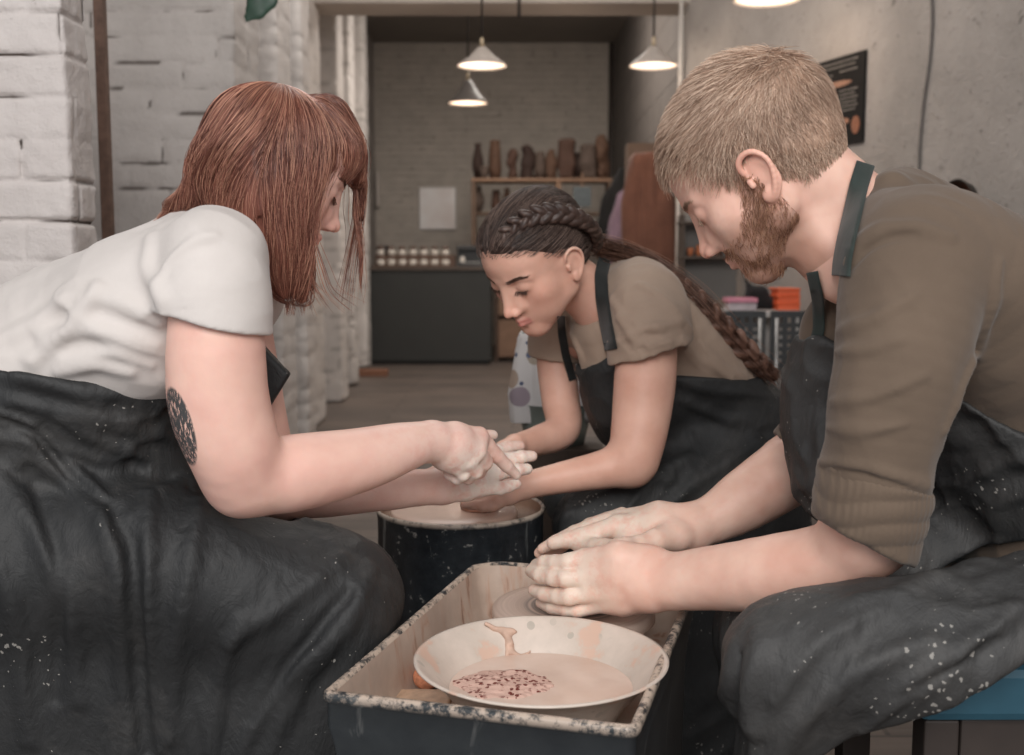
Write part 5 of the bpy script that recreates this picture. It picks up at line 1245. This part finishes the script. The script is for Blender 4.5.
# --- counter
dk = flat('dark_counter_paint', srgb(50, 50, 48), .55, .35, var=.08, scale=3, bump=.05); k = 10.7/FPX
x0, x1 = (367-512)*k, (491-512)*k; cr = empty('counter', ((x0+x1)/2, 10.95, 0), 'dark painted service counter under the far wall', 'counter')
boxes('front_panel', [((x0, 10.7, .04), (x1, 10.74, .92))], dk, cr); boxes('side_panel', [((x1-.04, 10.741, .04), (x1, 11.25, .92))], dk, cr)
boxes('counter_top', [((x0-.01, 10.68, .921), (x1+.01, 11.3, .955))], flat('counter_top_wood', srgb(78, 66, 58), .5), cr); boxes('plinth', [((x0+.03, 10.73, 0), (x1-.03, 11.2, .039))], flat('plinth_black', srgb(34, 32, 31)), cr)
# rack of jars: two rows
rk = empty('display_rack', ((x0+1.0*.5), 10.85, .955), 'low two-step display rack of jars on the dark counter', 'rack')
rwood = flat('rack_wood', srgb(96, 74, 62), .6); jx0, jx1 = W(374, 260, 10.8)[0], W(455, 260, 10.8)[0]
boxes('step', [((jx0, 10.74, .956), (jx1, 10.86, .972))], rwood, rk); boxes('step', [((jx0, 10.90, .956), (jx1, 11.02, 1.07))], rwood, rk)
jw = flat('white_jar_glaze', srgb(206, 198, 188), .4, .5); jb = flat('brown_jar_content', srgb(92, 72, 62), .5)
def jar(px, z, y, label, grp):
    c = (W(px, 260, y)[0], y, z); root = empty('jar', c, label, 'jar', grp); 
    lathe('body', [(0, 0), (.036, 0), (.039, .004), (.039, .045), (.036, .048), (0, .048)], jw, root, c, 20)
    lathe('lid', [(0, .0485), (.034, .0485), (.036, .052), (.034, .080), (.012, .084), (0, .084)], jb, root, c, 20)
pos = [380.5+i*10.8 for i in range(7)]; names = ['first', 'second', 'third', 'fourth', 'fifth', 'sixth', 'seventh']
for i, px in enumerate(pos):
    jar(px, .973, 10.80, 'white jar with brown lid, %s from the left on the rack\'s front row' % names[i], 'jars on the front step'); jar(px, 1.071, 10.96, 'white jar with brown lid, %s from the left on the rack\'s back row' % names[i], 'jars on the back step')
# black case, plant pot, candle, mirror
c = W(470, 262, 10.85); bk = empty('coffee_machine', (c[0], 10.95, .955), 'black boxy coffee machine at the right end of the counter', 'appliance')
boxes('housing', [((c[0]-.13, 10.82, .956), (c[0]+.13, 11.15, .99)), ((c[0]-.13, 10.95, .99), (c[0]+.13, 11.15, 1.15)), ((c[0]-.13, 10.82, 1.12), (c[0]+.13, 10.95, 1.16))], flat('black_plastic', srgb(44, 42, 41), .35), bk)
boxes('cup_tray', [((c[0]-.11, 10.83, .991), (c[0]+.11, 10.94, .998))], flat('steel', srgb(150, 146, 142), .3, metal=.8), bk); boxes('cup', [((c[0]-.10, 10.86, .999), (c[0]-.05, 10.91, 1.055))], jw, bk, .01)
c = W(379, 244, 10.78); o = empty('plant_pot', (c[0], 10.9, 1.07), 'small dark round pot at the left end of the counter', 'pot')
lathe('pot', [(0, 0), (.035, 0), (.06, .03), (.068, .07), (.055, .10), (.05, .10), (.06, .07), (0, .06)], flat('dark_glaze', srgb(46, 38, 36), .3), o, (c[0]+.0, 11.1, .956+.11), 24); lathe('stand', [(0, 0), (.05, 0), (.05, .11), (0, .11)], rwood, o, (c[0], 11.1, .956), 20)
c = W(377.5, 205, 13.1); prop(boxes('candle', [((c[0]-.02, 13.12, c[2]-.02), (c[0]+.02, 13.19, c[2]+.40))], flat('ivory_wax', srgb(196, 186, 178), .5), bev=.015), 'slim upright white light tube on the far wall beside the last pier', 'lamp')
c0, c1 = W(420, 229, 13.16), W(455, 188, 13.16); mr = empty('mirror', ((c0[0]+c1[0])/2, 13.17, c0[2]), 'bright square mirror with rounded corners on the far wall', 'mirror')
boxes('frame', [((c0[0]-.015, 13.165, c0[2]-.015), (c1[0]+.015, 13.198, c1[2]+.015))], flat('white_frame', srgb(190, 184, 180), .5), mr, .02)
gm = G('mirror_reflection_paint', .12, .6); v = gm.mapv(); gm.link(gm.ramp(gm.noise(gm.mapv((1, 1, 1)), 2.2, 2), [(.35, srgb(244, 240, 238)), (.7, srgb(226, 212, 206))]), 'Base Color')  # bright reflection put into the glass as a pale colour ramp
boxes('glass', [((c0[0], 13.158, c0[2]), (c1[0], 13.1645, c1[2]))], gm.m, mr, .0)
# wooden boxes under / right of counter
wd = flat('box_wood', srgb(124, 96, 78), .7, var=.15, scale=9, bump=.2); wdk = flat('box_dark_wood', srgb(76, 58, 48), .7)  # second wood is a darker brown, for carcass and knobs
cb = empty('cabinet', (W(515, 300, 11.0)[0], 11.2, 0), 'low brown wooden drawer cabinet standing right of the dark counter', 'cabinet'); xa, xb = W(495, 300, 11.0)[0], W(545, 300, 11.0)[0]
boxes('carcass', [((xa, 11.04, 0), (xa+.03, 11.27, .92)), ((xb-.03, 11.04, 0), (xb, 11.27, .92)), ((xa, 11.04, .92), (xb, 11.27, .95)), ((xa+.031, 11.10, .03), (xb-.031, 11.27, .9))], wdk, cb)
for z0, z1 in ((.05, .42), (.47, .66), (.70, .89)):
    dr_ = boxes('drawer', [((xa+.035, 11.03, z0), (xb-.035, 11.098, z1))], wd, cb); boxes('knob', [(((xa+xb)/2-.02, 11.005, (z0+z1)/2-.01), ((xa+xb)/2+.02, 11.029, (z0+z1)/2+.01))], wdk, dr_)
# --- shelving unit with clay pieces
S_d = 11.3; su = empty('shelving_unit', (W(540, 200, S_d)[0], S_d+.2, 0), 'tall open wooden shelving unit stacked with brown clay pieces', 'shelving unit')
xa, xb = W(471, 180, S_d)[0], W(612, 180, S_d)[0]; zt = W(540, 178, S_d)[2]; pine = flat('pine_board', srgb(130, 100, 78), .6, var=.1, scale=12); pine2 = flat('pine_dark', srgb(98, 78, 64), .7, var=.15, scale=12)
boxes('top_shelf', [((xa, S_d, zt-.035), (xb, S_d+.4, zt))], pine, su)
for px in (471, 556, 608): xx = W(px, 200, S_d)[0]; boxes('upright', [((xx, S_d+.01, 0), (xx+.05, S_d+.05, zt-.036)), ((xx, S_d+.35, 0), (xx+.05, S_d+.39, zt-.036))], pine if px == 556 else pine2, su)
for z in (zt-.34, zt-.72, zt-1.1): boxes('shelf', [((xa+.0, S_d+.06, z-.03), (xb, S_d+.34, z))], pine2, su)
browns = [flat('brown_clay_%s' % n_, srgb(*c_), .8, var=.25, scale=30, bump=.4) for n_, c_ in (('dark', (54, 38, 32)), ('mid', (74, 52, 42)), ('warm', (88, 64, 50)), ('grey', (80, 66, 58)))]
def clay_thing(name, kind, px, wpx, hpx, zb_, d, mat, label, grp):
    c = W(px, 200, d); r_ = wpx*.45*d/FPX; h = hpx*d/FPX
    if kind == 'vase': prof = [(0, 0), (r_*.55, 0), (r_*.95, h*.35), (r_, h*.5), (r_*.6, h*.8), (r_*.5, h*.9), (r_*.62, h), (r_*.5, h), (r_*.4, h*.85), (0, h*.8)]
    elif kind == 'bowl': prof = [(0, 0), (r_*.45, 0), (r_*.6, h*.1), (r_, h), (r_*.92, h), (r_*.5, h*.25), (0, h*.2)]
    elif kind == 'jug': prof = [(0, 0), (r_*.8, 0), (r_, h*.3), (r_*.85, h*.7), (r_*.7, h), (r_*.6, h), (r_*.7, h*.7), (0, h*.5)]
    elif kind == 'bust':
        s = Sdf(); p = np.array([c[0], d, zb_]); s.u(ell_f(p+[0, 0, h*.66], (r_*.7, r_*.7, h*.33))); s.u(cone_f(p+[0, 0, h*.12], p+[0, 0, h*.5], r_*.75, r_*.45), .04); s.u(ell_f(p+[-r_*.5, -.03, h*.5], (r_*.35, r_*.4, h*.18)), .03); s.disp.append(disp_noise(.03, (11, 11, 11))); s.i(plane_f(p, (0, 0, -1)))
        V, Q = solid(s, p-[r_*1.5, r_*1.5, .02], p+[r_*1.5, r_*1.5, h*1.25], .014); V[:, 2] = np.maximum(V[:, 2], zb_+.001); return prop(mesh_obj(name, V, Q, mat), label, 'pottery', grp)
    elif kind == 'bag':
        s = Sdf(); p = np.array([c[0], d, zb_]); s.u(box_f(p+[0, 0, h/2], (r_, r_*.6, h/2), .03)); s.disp.append(disp_noise(.02, (9, 9, 9))); V, Q = solid(s, p-[r_*1.4, r_*1.4, .03], p+[r_*1.4, r_*1.4, h+.05], .014); V[:, 2] = np.maximum(V[:, 2], zb_+.001)
        return prop(mesh_obj(name, V, Q, mat), label, 'bag', grp)
    return prop(lathe(name, prof, mat, None, (c[0], d, zb_), 28), label, 'pottery', grp)
rg = random.Random(5); y_ = S_d+.2
top = [('vase', 478, 13, 35), ('bowl', 484, 12, 12), ('jug', 495, 15, 38), ('bust', 513, 17, 31), ('bust', 528, 20, 34), ('jug', 540, 13, 26), ('bust', 552, 19, 30), ('bag', 566, 18, 38), ('vase', 578, 14, 26), ('bag', 588, 17, 33), ('bust', 602, 19, 43)]
for i, (kd, px, w_, h_) in enumerate(top):
    clay_thing({'bag': 'clay_bag', 'bust': 'clay_figure', 'vase': 'clay_vase', 'jug': 'clay_jug', 'bowl': 'clay_bowl'}[kd], kd, px, w_, h_, zt+.001, y_-.13*(i % 2)+.03, browns[(i*7) % 4],
               'brown clay %s on top of the shelving unit, %s from the left' % ({'bag': 'sack', 'bust': 'figure'}.get(kd, kd), ['first', 'second', 'third', 'fourth', 'fifth', 'sixth', 'seventh', 'eighth', 'ninth', 'tenth', 'eleventh'][i]), 'brown clay pieces on the top shelf')
low = [('vase', 478, 14, 26, 3), ('jug', 496, 11, 22, 1), ('vase', 507, 10, 24, 2), ('bowl', 519, 13, 14, 0), ('jug', 534, 12, 22, 1), ('bowl', 549, 12, 14, 3)]
for i, (kd, px, w_, h_, m_) in enumerate(low):
    clay_thing('clay_'+kd, kd, px, w_, h_, zt-.339, y_, browns[m_], 'small clay %s on the second shelf, %s from the left' % (kd, names[i]), 'clay pieces on the second shelf')
low = [('bowl', 479, 15, 10, 2), ('bowl', 493, 12, 12, 1), ('jug', 482, 12, 18, 0)]
for i, (kd, px, w_, h_, m_) in enumerate([('bowl', 479, 14, 12, 2), ('jug', 495, 12, 20, 0), ('vase', 600, 12, 22, 1)]):
    clay_thing('clay_'+kd, kd, px, w_, h_, zt-.719, y_, browns[m_], 'clay %s on the third shelf of the shelving unit, %s from the left' % (kd, names[i]), 'clay pieces on the third shelf')
# small dark sign hung on the shelving
c0, c1 = W(573, 207, S_d), W(591, 187, S_d); sg = empty('sign_board', (c0[0], S_d-.01, c0[2]), 'small grey chalk sign hung from the top shelf', 'sign')
boxes('board', [((c0[0], S_d-.02, c0[2]), (c1[0], S_d-.004, c1[2]))], flat('grey_chalkboard', srgb(84, 90, 92), .6, var=.3, scale=40), sg); boxes('hook', [(((c0[0]+c1[0])/2-.008, S_d-.016, c1[2]+.001), ((c0[0]+c1[0])/2+.008, S_d-.008, zt+.05))], pine, sg, .0)
# hanging clothes
def hanging(name, pts, d, mat, label, cat, th=.05, amp=.02):
    s = Sdf(); s.u(prism_f([W(px, py, d) for px, py in pts], th*.4, th*.6)); s.disp.append(folds(amp, (0, 0, 1), .5, .07, 3)); q = np.array([W(px, py, d) for px, py in pts])
    V, Q = solid(s, q.min(0)-th*1.5-.03, q.max(0)+th*1.5+.03, .016); return prop(mesh_obj(name, V, Q, mat), label, cat)
hanging('black_coat', [(622, 172), (630, 178), (612, 232), (597, 250), (592, 245), (605, 200)], 11.17, cloth_mat('black_wool', (30, 28, 28), (38, 36, 35)), 'black coat hanging aslant from the shelving unit\'s right end', 'coat')
hanging('mauve_cloth', [(622, 196), (631, 190), (629, 270), (608, 270), (613, 225)], 10.80, cloth_mat('mauve_cotton', (132, 108, 120), (112, 92, 104)), 'mauve cloth hanging beside the black coat', 'cloth')
hanging('brown_apron', [(637, 160), (655, 158), (668, 200), (672, 262), (630, 266), (628, 205)], 7.04, cloth_mat('red_brown_canvas', (112, 76, 62), (96, 64, 52)), 'long reddish-brown apron hanging in front of the wooden locker', 'apron')
lk = empty('locker', (W(662, 200, 7.2)[0], 7.4, 0), 'plain brown wooden locker behind the hanging brown apron', 'locker')
xa, xb = W(640, 200, 7.2)[0], W(690, 200, 7.2)[0]; zl = W(650, 196, 7.2)[2]
boxes('body', [((xa, 7.24, 0), (xb, 7.55, zl))], pine2, lk); boxes('door', [((xa+.02, 7.2, .05), (xb-.02, 7.238, zl-.03))], flat('locker_wood', srgb(128, 102, 84), .6, var=.1, scale=8), lk)
boxes('header', [((W(629, 140, 7.2)[0], 7.25, zl+.001), (W(662, 140, 7.2)[0], 7.45, W(650, 142, 7.2)[2]))], pine2, lk)
ha = bpy.data.objects['brown_apron']; xh = W(646, 166, 7.1); boxes('hook', [((xh[0]-.008, 7.06, xh[2]-.008), (xh[0]+.008, 7.239, xh[2]+.008))], dark, ha, .002)
hm = bpy.data.objects['mauve_cloth']; xh = W(606, 232, 11.2); boxes('hook', [((xh[0]-.01, 10.83, xh[2]-.01), (xh[0]+.01, 11.31, xh[2]+.01))], dark, hm, .002)
# shelves on the right behind the man's face
def flatbox(name, px0, py0, px1, py1, d, dep, mat, label=None, cat=None, parent=None, grp=None, bev=.004):
    a_, b2 = W(px0, py1, d), W(px1, py0, d); o = boxes(name, [((a_[0], d, a_[2]), (b2[0], d+dep, b2[2]))], mat, parent, bev); 
    if label: prop(o, label, cat, grp)
    return o
D1 = 5.95; rk = empty('wall_shelf', (W(715, 240, D1)[0], D1+.1, W(715, 240, D1)[2]), 'dark two-tier shelf with grey back panel, behind the bearded man\'s face', 'shelf')
flatbox('back_panel', 684, 214, 738, 300, D1+.20, .02, flat('grey_panel', srgb(122, 118, 114), .8, var=.08, scale=5), parent=rk)
dkw = flat('dark_shelf_wood', srgb(70, 58, 50), .6)
for y in (221, 256): flatbox('shelf', 682, y, 742, y+3, D1, .195, dkw, parent=rk)
flatbox('upright', 682, 214, 685, 300, D1, .195, dkw, parent=rk)
terr = flat('terracotta', srgb(176, 106, 70), .7, var=.2, scale=60)
zs = W(700, 256, D1)[2]
for i, (px, w_, h_) in enumerate(((691, 9, 8), (700, 8, 11), (709, 7, 6), (720, 9, 7))): clay_thing('clay_bowl' if i % 2 else 'clay_cup', 'jug' if i % 2 else 'bowl', px, w_, h_, zs+.001, D1+.1, terr if i < 3 else browns[1], 'terracotta pot on the dark wall shelf, %s from the left' % names[i], 'pots on the dark wall shelf')
# table with bag, box, orange crates, and perforated chairs
tm = flat('white_table_top', srgb(172, 168, 164), .5); TD = 5.3; zt2 = W(760, 311, TD)[2]
tb = empty('table', (W(770, 311, TD)[0], TD+.3, 0), 'white table against the right wall behind the two perforated chairs', 'table'); xa, xb = W(706, 311, TD)[0], W(806, 311, TD)[0]
boxes('table_top', [((xa, TD, zt2-.03), (xb, TD+.31, zt2))], tm, tb); boxes('back_panel', [((xa+.03, TD+.25, .25), (xb-.03, TD+.27, zt2-.031))], tm, tb)
for x_ in (xa+.02, xb-.05):
    for y_2 in (TD+.01, TD+.275): boxes('leg', [((x_, y_2, 0), (x_+.03, y_2+.03, zt2-.031))], tm, tb)
def soft(name, px0, py0, px1, py1, d, dep, mat, label, cat, amp=.012, rr=.02):
    a_, b2 = W(px0, py1, d), W(px1, py0, d); c = np.array([(a_[0]+b2[0])/2, d+dep/2, (a_[2]+b2[2])/2]); hh = np.array([(b2[0]-a_[0])/2, dep/2, (b2[2]-a_[2])/2]); s = Sdf(); s.u(box_f(c, hh, min(rr, min(hh)*.9))); s.disp.append(disp_noise(amp, (22, 22, 22)))
    V, Q = solid(s, c-hh-.03, c+hh+.03, .006); V[:, 2] = np.maximum(V[:, 2], zt2+.002); return prop(mesh_obj(name, V, Q, mat), label, cat)
bg = Sdf(); 
for a_, b2, ra, rb in (((749, 303), (766, 303), 8, 8), ((753, 292), (761, 293), 8, 8), ((748, 284), (745, 279), 3, 2)): chain_px(bg, [(*a_, TD+.2, ra), (*b2, TD+.2, rb)], .03)
bg.disp.append(disp_noise(.008, (20, 20, 20))); bg.i(plane_f((0, 0, zt2+.002), (0, 0, -1)), .002); q = W(756, 294, TD+.2); V, Q = solid(bg, q-.14, q+.14, .006); prop(mesh_obj('handbag', V, Q, cloth_mat('black_bag_cloth', (26, 25, 26), (36, 34, 35))), 'slumped black bag on the white table', 'bag')
bx_ = empty('storage_box', tuple(W(743, 310, TD+.05)), 'pink-labelled white plastic box left of the black bag', 'box')
flatbox('box_body', 729, 303, 757, 310.5, TD+.04, .12, flat('pale_lilac_plastic', srgb(178, 168, 172), .4), parent=bx_); flatbox('lid', 728, 298, 758, 302.8, TD+.03, .14, flat('pink_plastic', srgb(196, 128, 146), .4), parent=bx_)
orr = flat('orange_plastic', srgb(226, 104, 62), .45, var=.08, scale=20)
for i, (a_, b2) in enumerate(((303, 310.4), (295.6, 302.8), (288.4, 295.4))):
    ob = empty('orange_tray', tuple(W(788, b2, TD+.1)), 'bright orange plastic tray, %s of three stacked by the man\'s throat' % ['lowest', 'middle', 'topmost'][i], 'tray', 'orange trays')
    flatbox('tray_body', 778, a_+1.6, 800, b2, TD+.08, .16, orr, parent=ob); flatbox('rim', 777, a_, 801, a_+1.5, TD+.07, .18, orr, parent=ob, bev=.002)
# perforated chairs
blk = flat('black_chair_plastic', srgb(38, 39, 40), .45, .5); crm = flat('chair_steel', srgb(150, 148, 146), .35, metal=.7)
def chair(px0, px1, ytop, d, label):
    a_, b2 = W(px0, ytop, d), W(px1, ytop, d); w_ = b2[0]-a_[0]; zt_ = a_[2]; x0_ = a_[0]; root = empty('perforated_chair', (x0_+w_/2, d-.2, 0), label, 'chair', 'black perforated chairs')
    # back shell: grid of square holes
    nx, nz = 9, 6; hb = .26; ux, uz = w_/(nx+1.6), hb/(nz+1.6); bm = []
    th = .012; lo_x = x0_+ux*.8; lo_z = zt_-hb+uz*.8
    bm.append(((x0_, d, zt_-uz*.8), (x0_+w_, d+th, zt_))); bm.append(((x0_, d, zt_-hb), (x0_+w_, d+th, lo_z))); bm.append(((x0_, d, lo_z), (lo_x, d+th, zt_-uz*.8))); bm.append(((x0_+w_-ux*.8, d, lo_z), (x0_+w_, d+th, zt_-uz*.8)))
    for i in range(nx+0): 
        xx = lo_x+i*ux; bm.append(((xx-ux*.29, d+.001, lo_z), (xx+ux*.29, d+th-.001, zt_-uz*.8)))
    for j in range(nz+0):
        zz = lo_z+j*uz; bm.append(((lo_x, d+.0015, zz-uz*.29), (x0_+w_-ux*.8, d+th-.0015, zz+uz*.29)))
    boxes('backrest', bm, blk, root, 0)
    boxes('seat', [((x0_+.02, d-.40, .44), (x0_+w_-.02, d-.02, .46))], blk, root, .008)
    for sx in (x0_+.025, x0_+w_-.025):
        tube('leg', [(sx, d-.38, 0), (sx, d-.36, .435)], .010, crm, root); tube('leg', [(sx, d+.04, 0), (sx, d-.012, .44), (sx, d-.012, zt_-.03)], .010, crm, root)
chair(678, 766, 311, 4.75, 'black perforated plastic chair nearer the dark-haired woman\'s braid'); chair(771, 858, 311, 4.75, 'black perforated plastic chair half hidden by the bearded man')
# floral bag and tub beside the woman
g = G('floral_print', .8, .2); v = g.mapv(); vo = g.n('ShaderNodeTexVoronoi', Vector=v, Scale=13.0); ring = g.math('MULTIPLY', g.math('GREATER_THAN', vo.outputs['Distance'], .16), g.math('LESS_THAN', vo.outputs['Distance'], .36)); vo2 = g.n('ShaderNodeTexVoronoi', Vector=v, Scale=26.0)
cc_ = g.ramp(g.n('ShaderNodeSeparateColor', i0=vo.outputs['Color']).outputs[0], [(.0, srgb(176, 104, 96)), (.4, srgb(112, 122, 146)), (.7, srgb(128, 140, 120)), (1, srgb(190, 130, 100))])
c = g.mix(g.math('MULTIPLY', ring, .75), srgb(212, 208, 206), cc_); c = g.mix(g.math('LESS_THAN', vo2.outputs['Distance'], .18), c, srgb(96, 104, 128)); g.link(c, 'Base Color')
fb = Sdf(); fb.u(prism_f([W(530, 340, 2.75), W(572, 338, 2.75), W(592, 392, 2.75), W(590, 412, 2.75), W(522, 416, 2.75), W(520, 392, 2.75)], .03, .025)); fb.disp.append(folds(.008, (0, 0, 1), .3, .04, 1))
q0, q1 = W(505, 430, 2.6), W(610, 325, 2.95); V, Q = solid(fb, q0-[0, .05, 0], q1, .006); prop(mesh_obj('tote_bag', V, Q, g.m), 'white floral print tote bag standing in the tub behind the dark-haired woman', 'bag')
tc_ = W(555, 424, 2.75); gp = G('grey_green_plastic', .25, .5); gp.b.inputs['Base Color'].default_value = srgb(128, 136, 130)
tubr = empty('tub', (tc_[0], 2.75, 0), 'grey-green plastic tub under the floral bag', 'tub'); rr0 = 36*2.75/FPX; zt_ = W(555, 408, 2.66)[2]
lathe('tub_body', [(0, zt_-.10), (rr0*.82, zt_-.10), (rr0*.95, zt_-.05), (rr0, zt_), (rr0+.006, zt_+.003), (rr0-.004, zt_), (rr0*.9, zt_-.06), (0, zt_-.09)], gp.m, tubr, (tc_[0], 2.75, 0), 40)
st_ = empty('low_stand', (tc_[0], 2.75, 0), 'low dark plinth carrying the grey-green tub', 'stand'); boxes('plinth', [((tc_[0]-.12, 2.65, 0), (tc_[0]+.12, 2.85, zt_-.101))], dkw, st_)
# little wood block on the floor, green leaf at the top left
c = W(372, 375, 9.6); prop(boxes('wood_block', [((c[0]-.15, 9.6, 0), (c[0]+.13, 9.75, .055))], flat('red_wood', srgb(128, 88, 68), .7)), 'short brown wood offcut on the floor by the last pier', 'wood block')
s = Sdf(); 
for pts in ([(276, -30, 3.2, 8), (268, 0, 3.2, 9), (258, 12, 3.2, 7), (246, 21, 3.2, 1.5)], [(262, -20, 3.2, 10), (256, 2, 3.2, 9), (247, 16, 3.2, 3)]): chain_px(s, pts, .01, .25)
V, Q = solid(s, W(225, 30, 3.1), W(300, -60, 3.35), .005); prop(mesh_obj('green_leaf', V, Q, flat('dark_leaf_green', srgb(48, 74, 60), .45, .5, var=.25, scale=30)), 'dark green leaf tip hanging in front of the white piers at the top', 'leaf')
# stools
seatm = flat('teal_paint', srgb(44, 82, 98), .5, .4, var=.15, scale=12, bump=.2); darkw = flat('stool_dark_wood', srgb(58, 50, 46), .6, var=.2, scale=10)
sc_ = W(1010, 690, 1.27); st = empty('stool', (sc_[0]+.06, 1.36, 0), 'teal-topped wooden stool under the bearded man', 'stool')
xa, xb = W(920, 690, 1.2)[0], W(920, 690, 1.2)[0]+.36; z1, z0 = W(960, 668, 1.2)[2], W(960, 724, 1.2)[2]
boxes('seat', [((xa, 1.2, z0), (xb, 1.56, z1))], seatm, st, .012)
boxes('rail', [((xa+.055, 1.215, z0-.30), (xb-.055, 1.235, z0-.001))], darkw, st)
for x_ in (xa+.012, xb-.052):
    for y_2 in (1.212, 1.51): boxes('leg', [((x_, y_2, 0), (x_+.04, y_2+.04, z0-.001))], darkw, st)
build_man(); build_red(); build_dark()
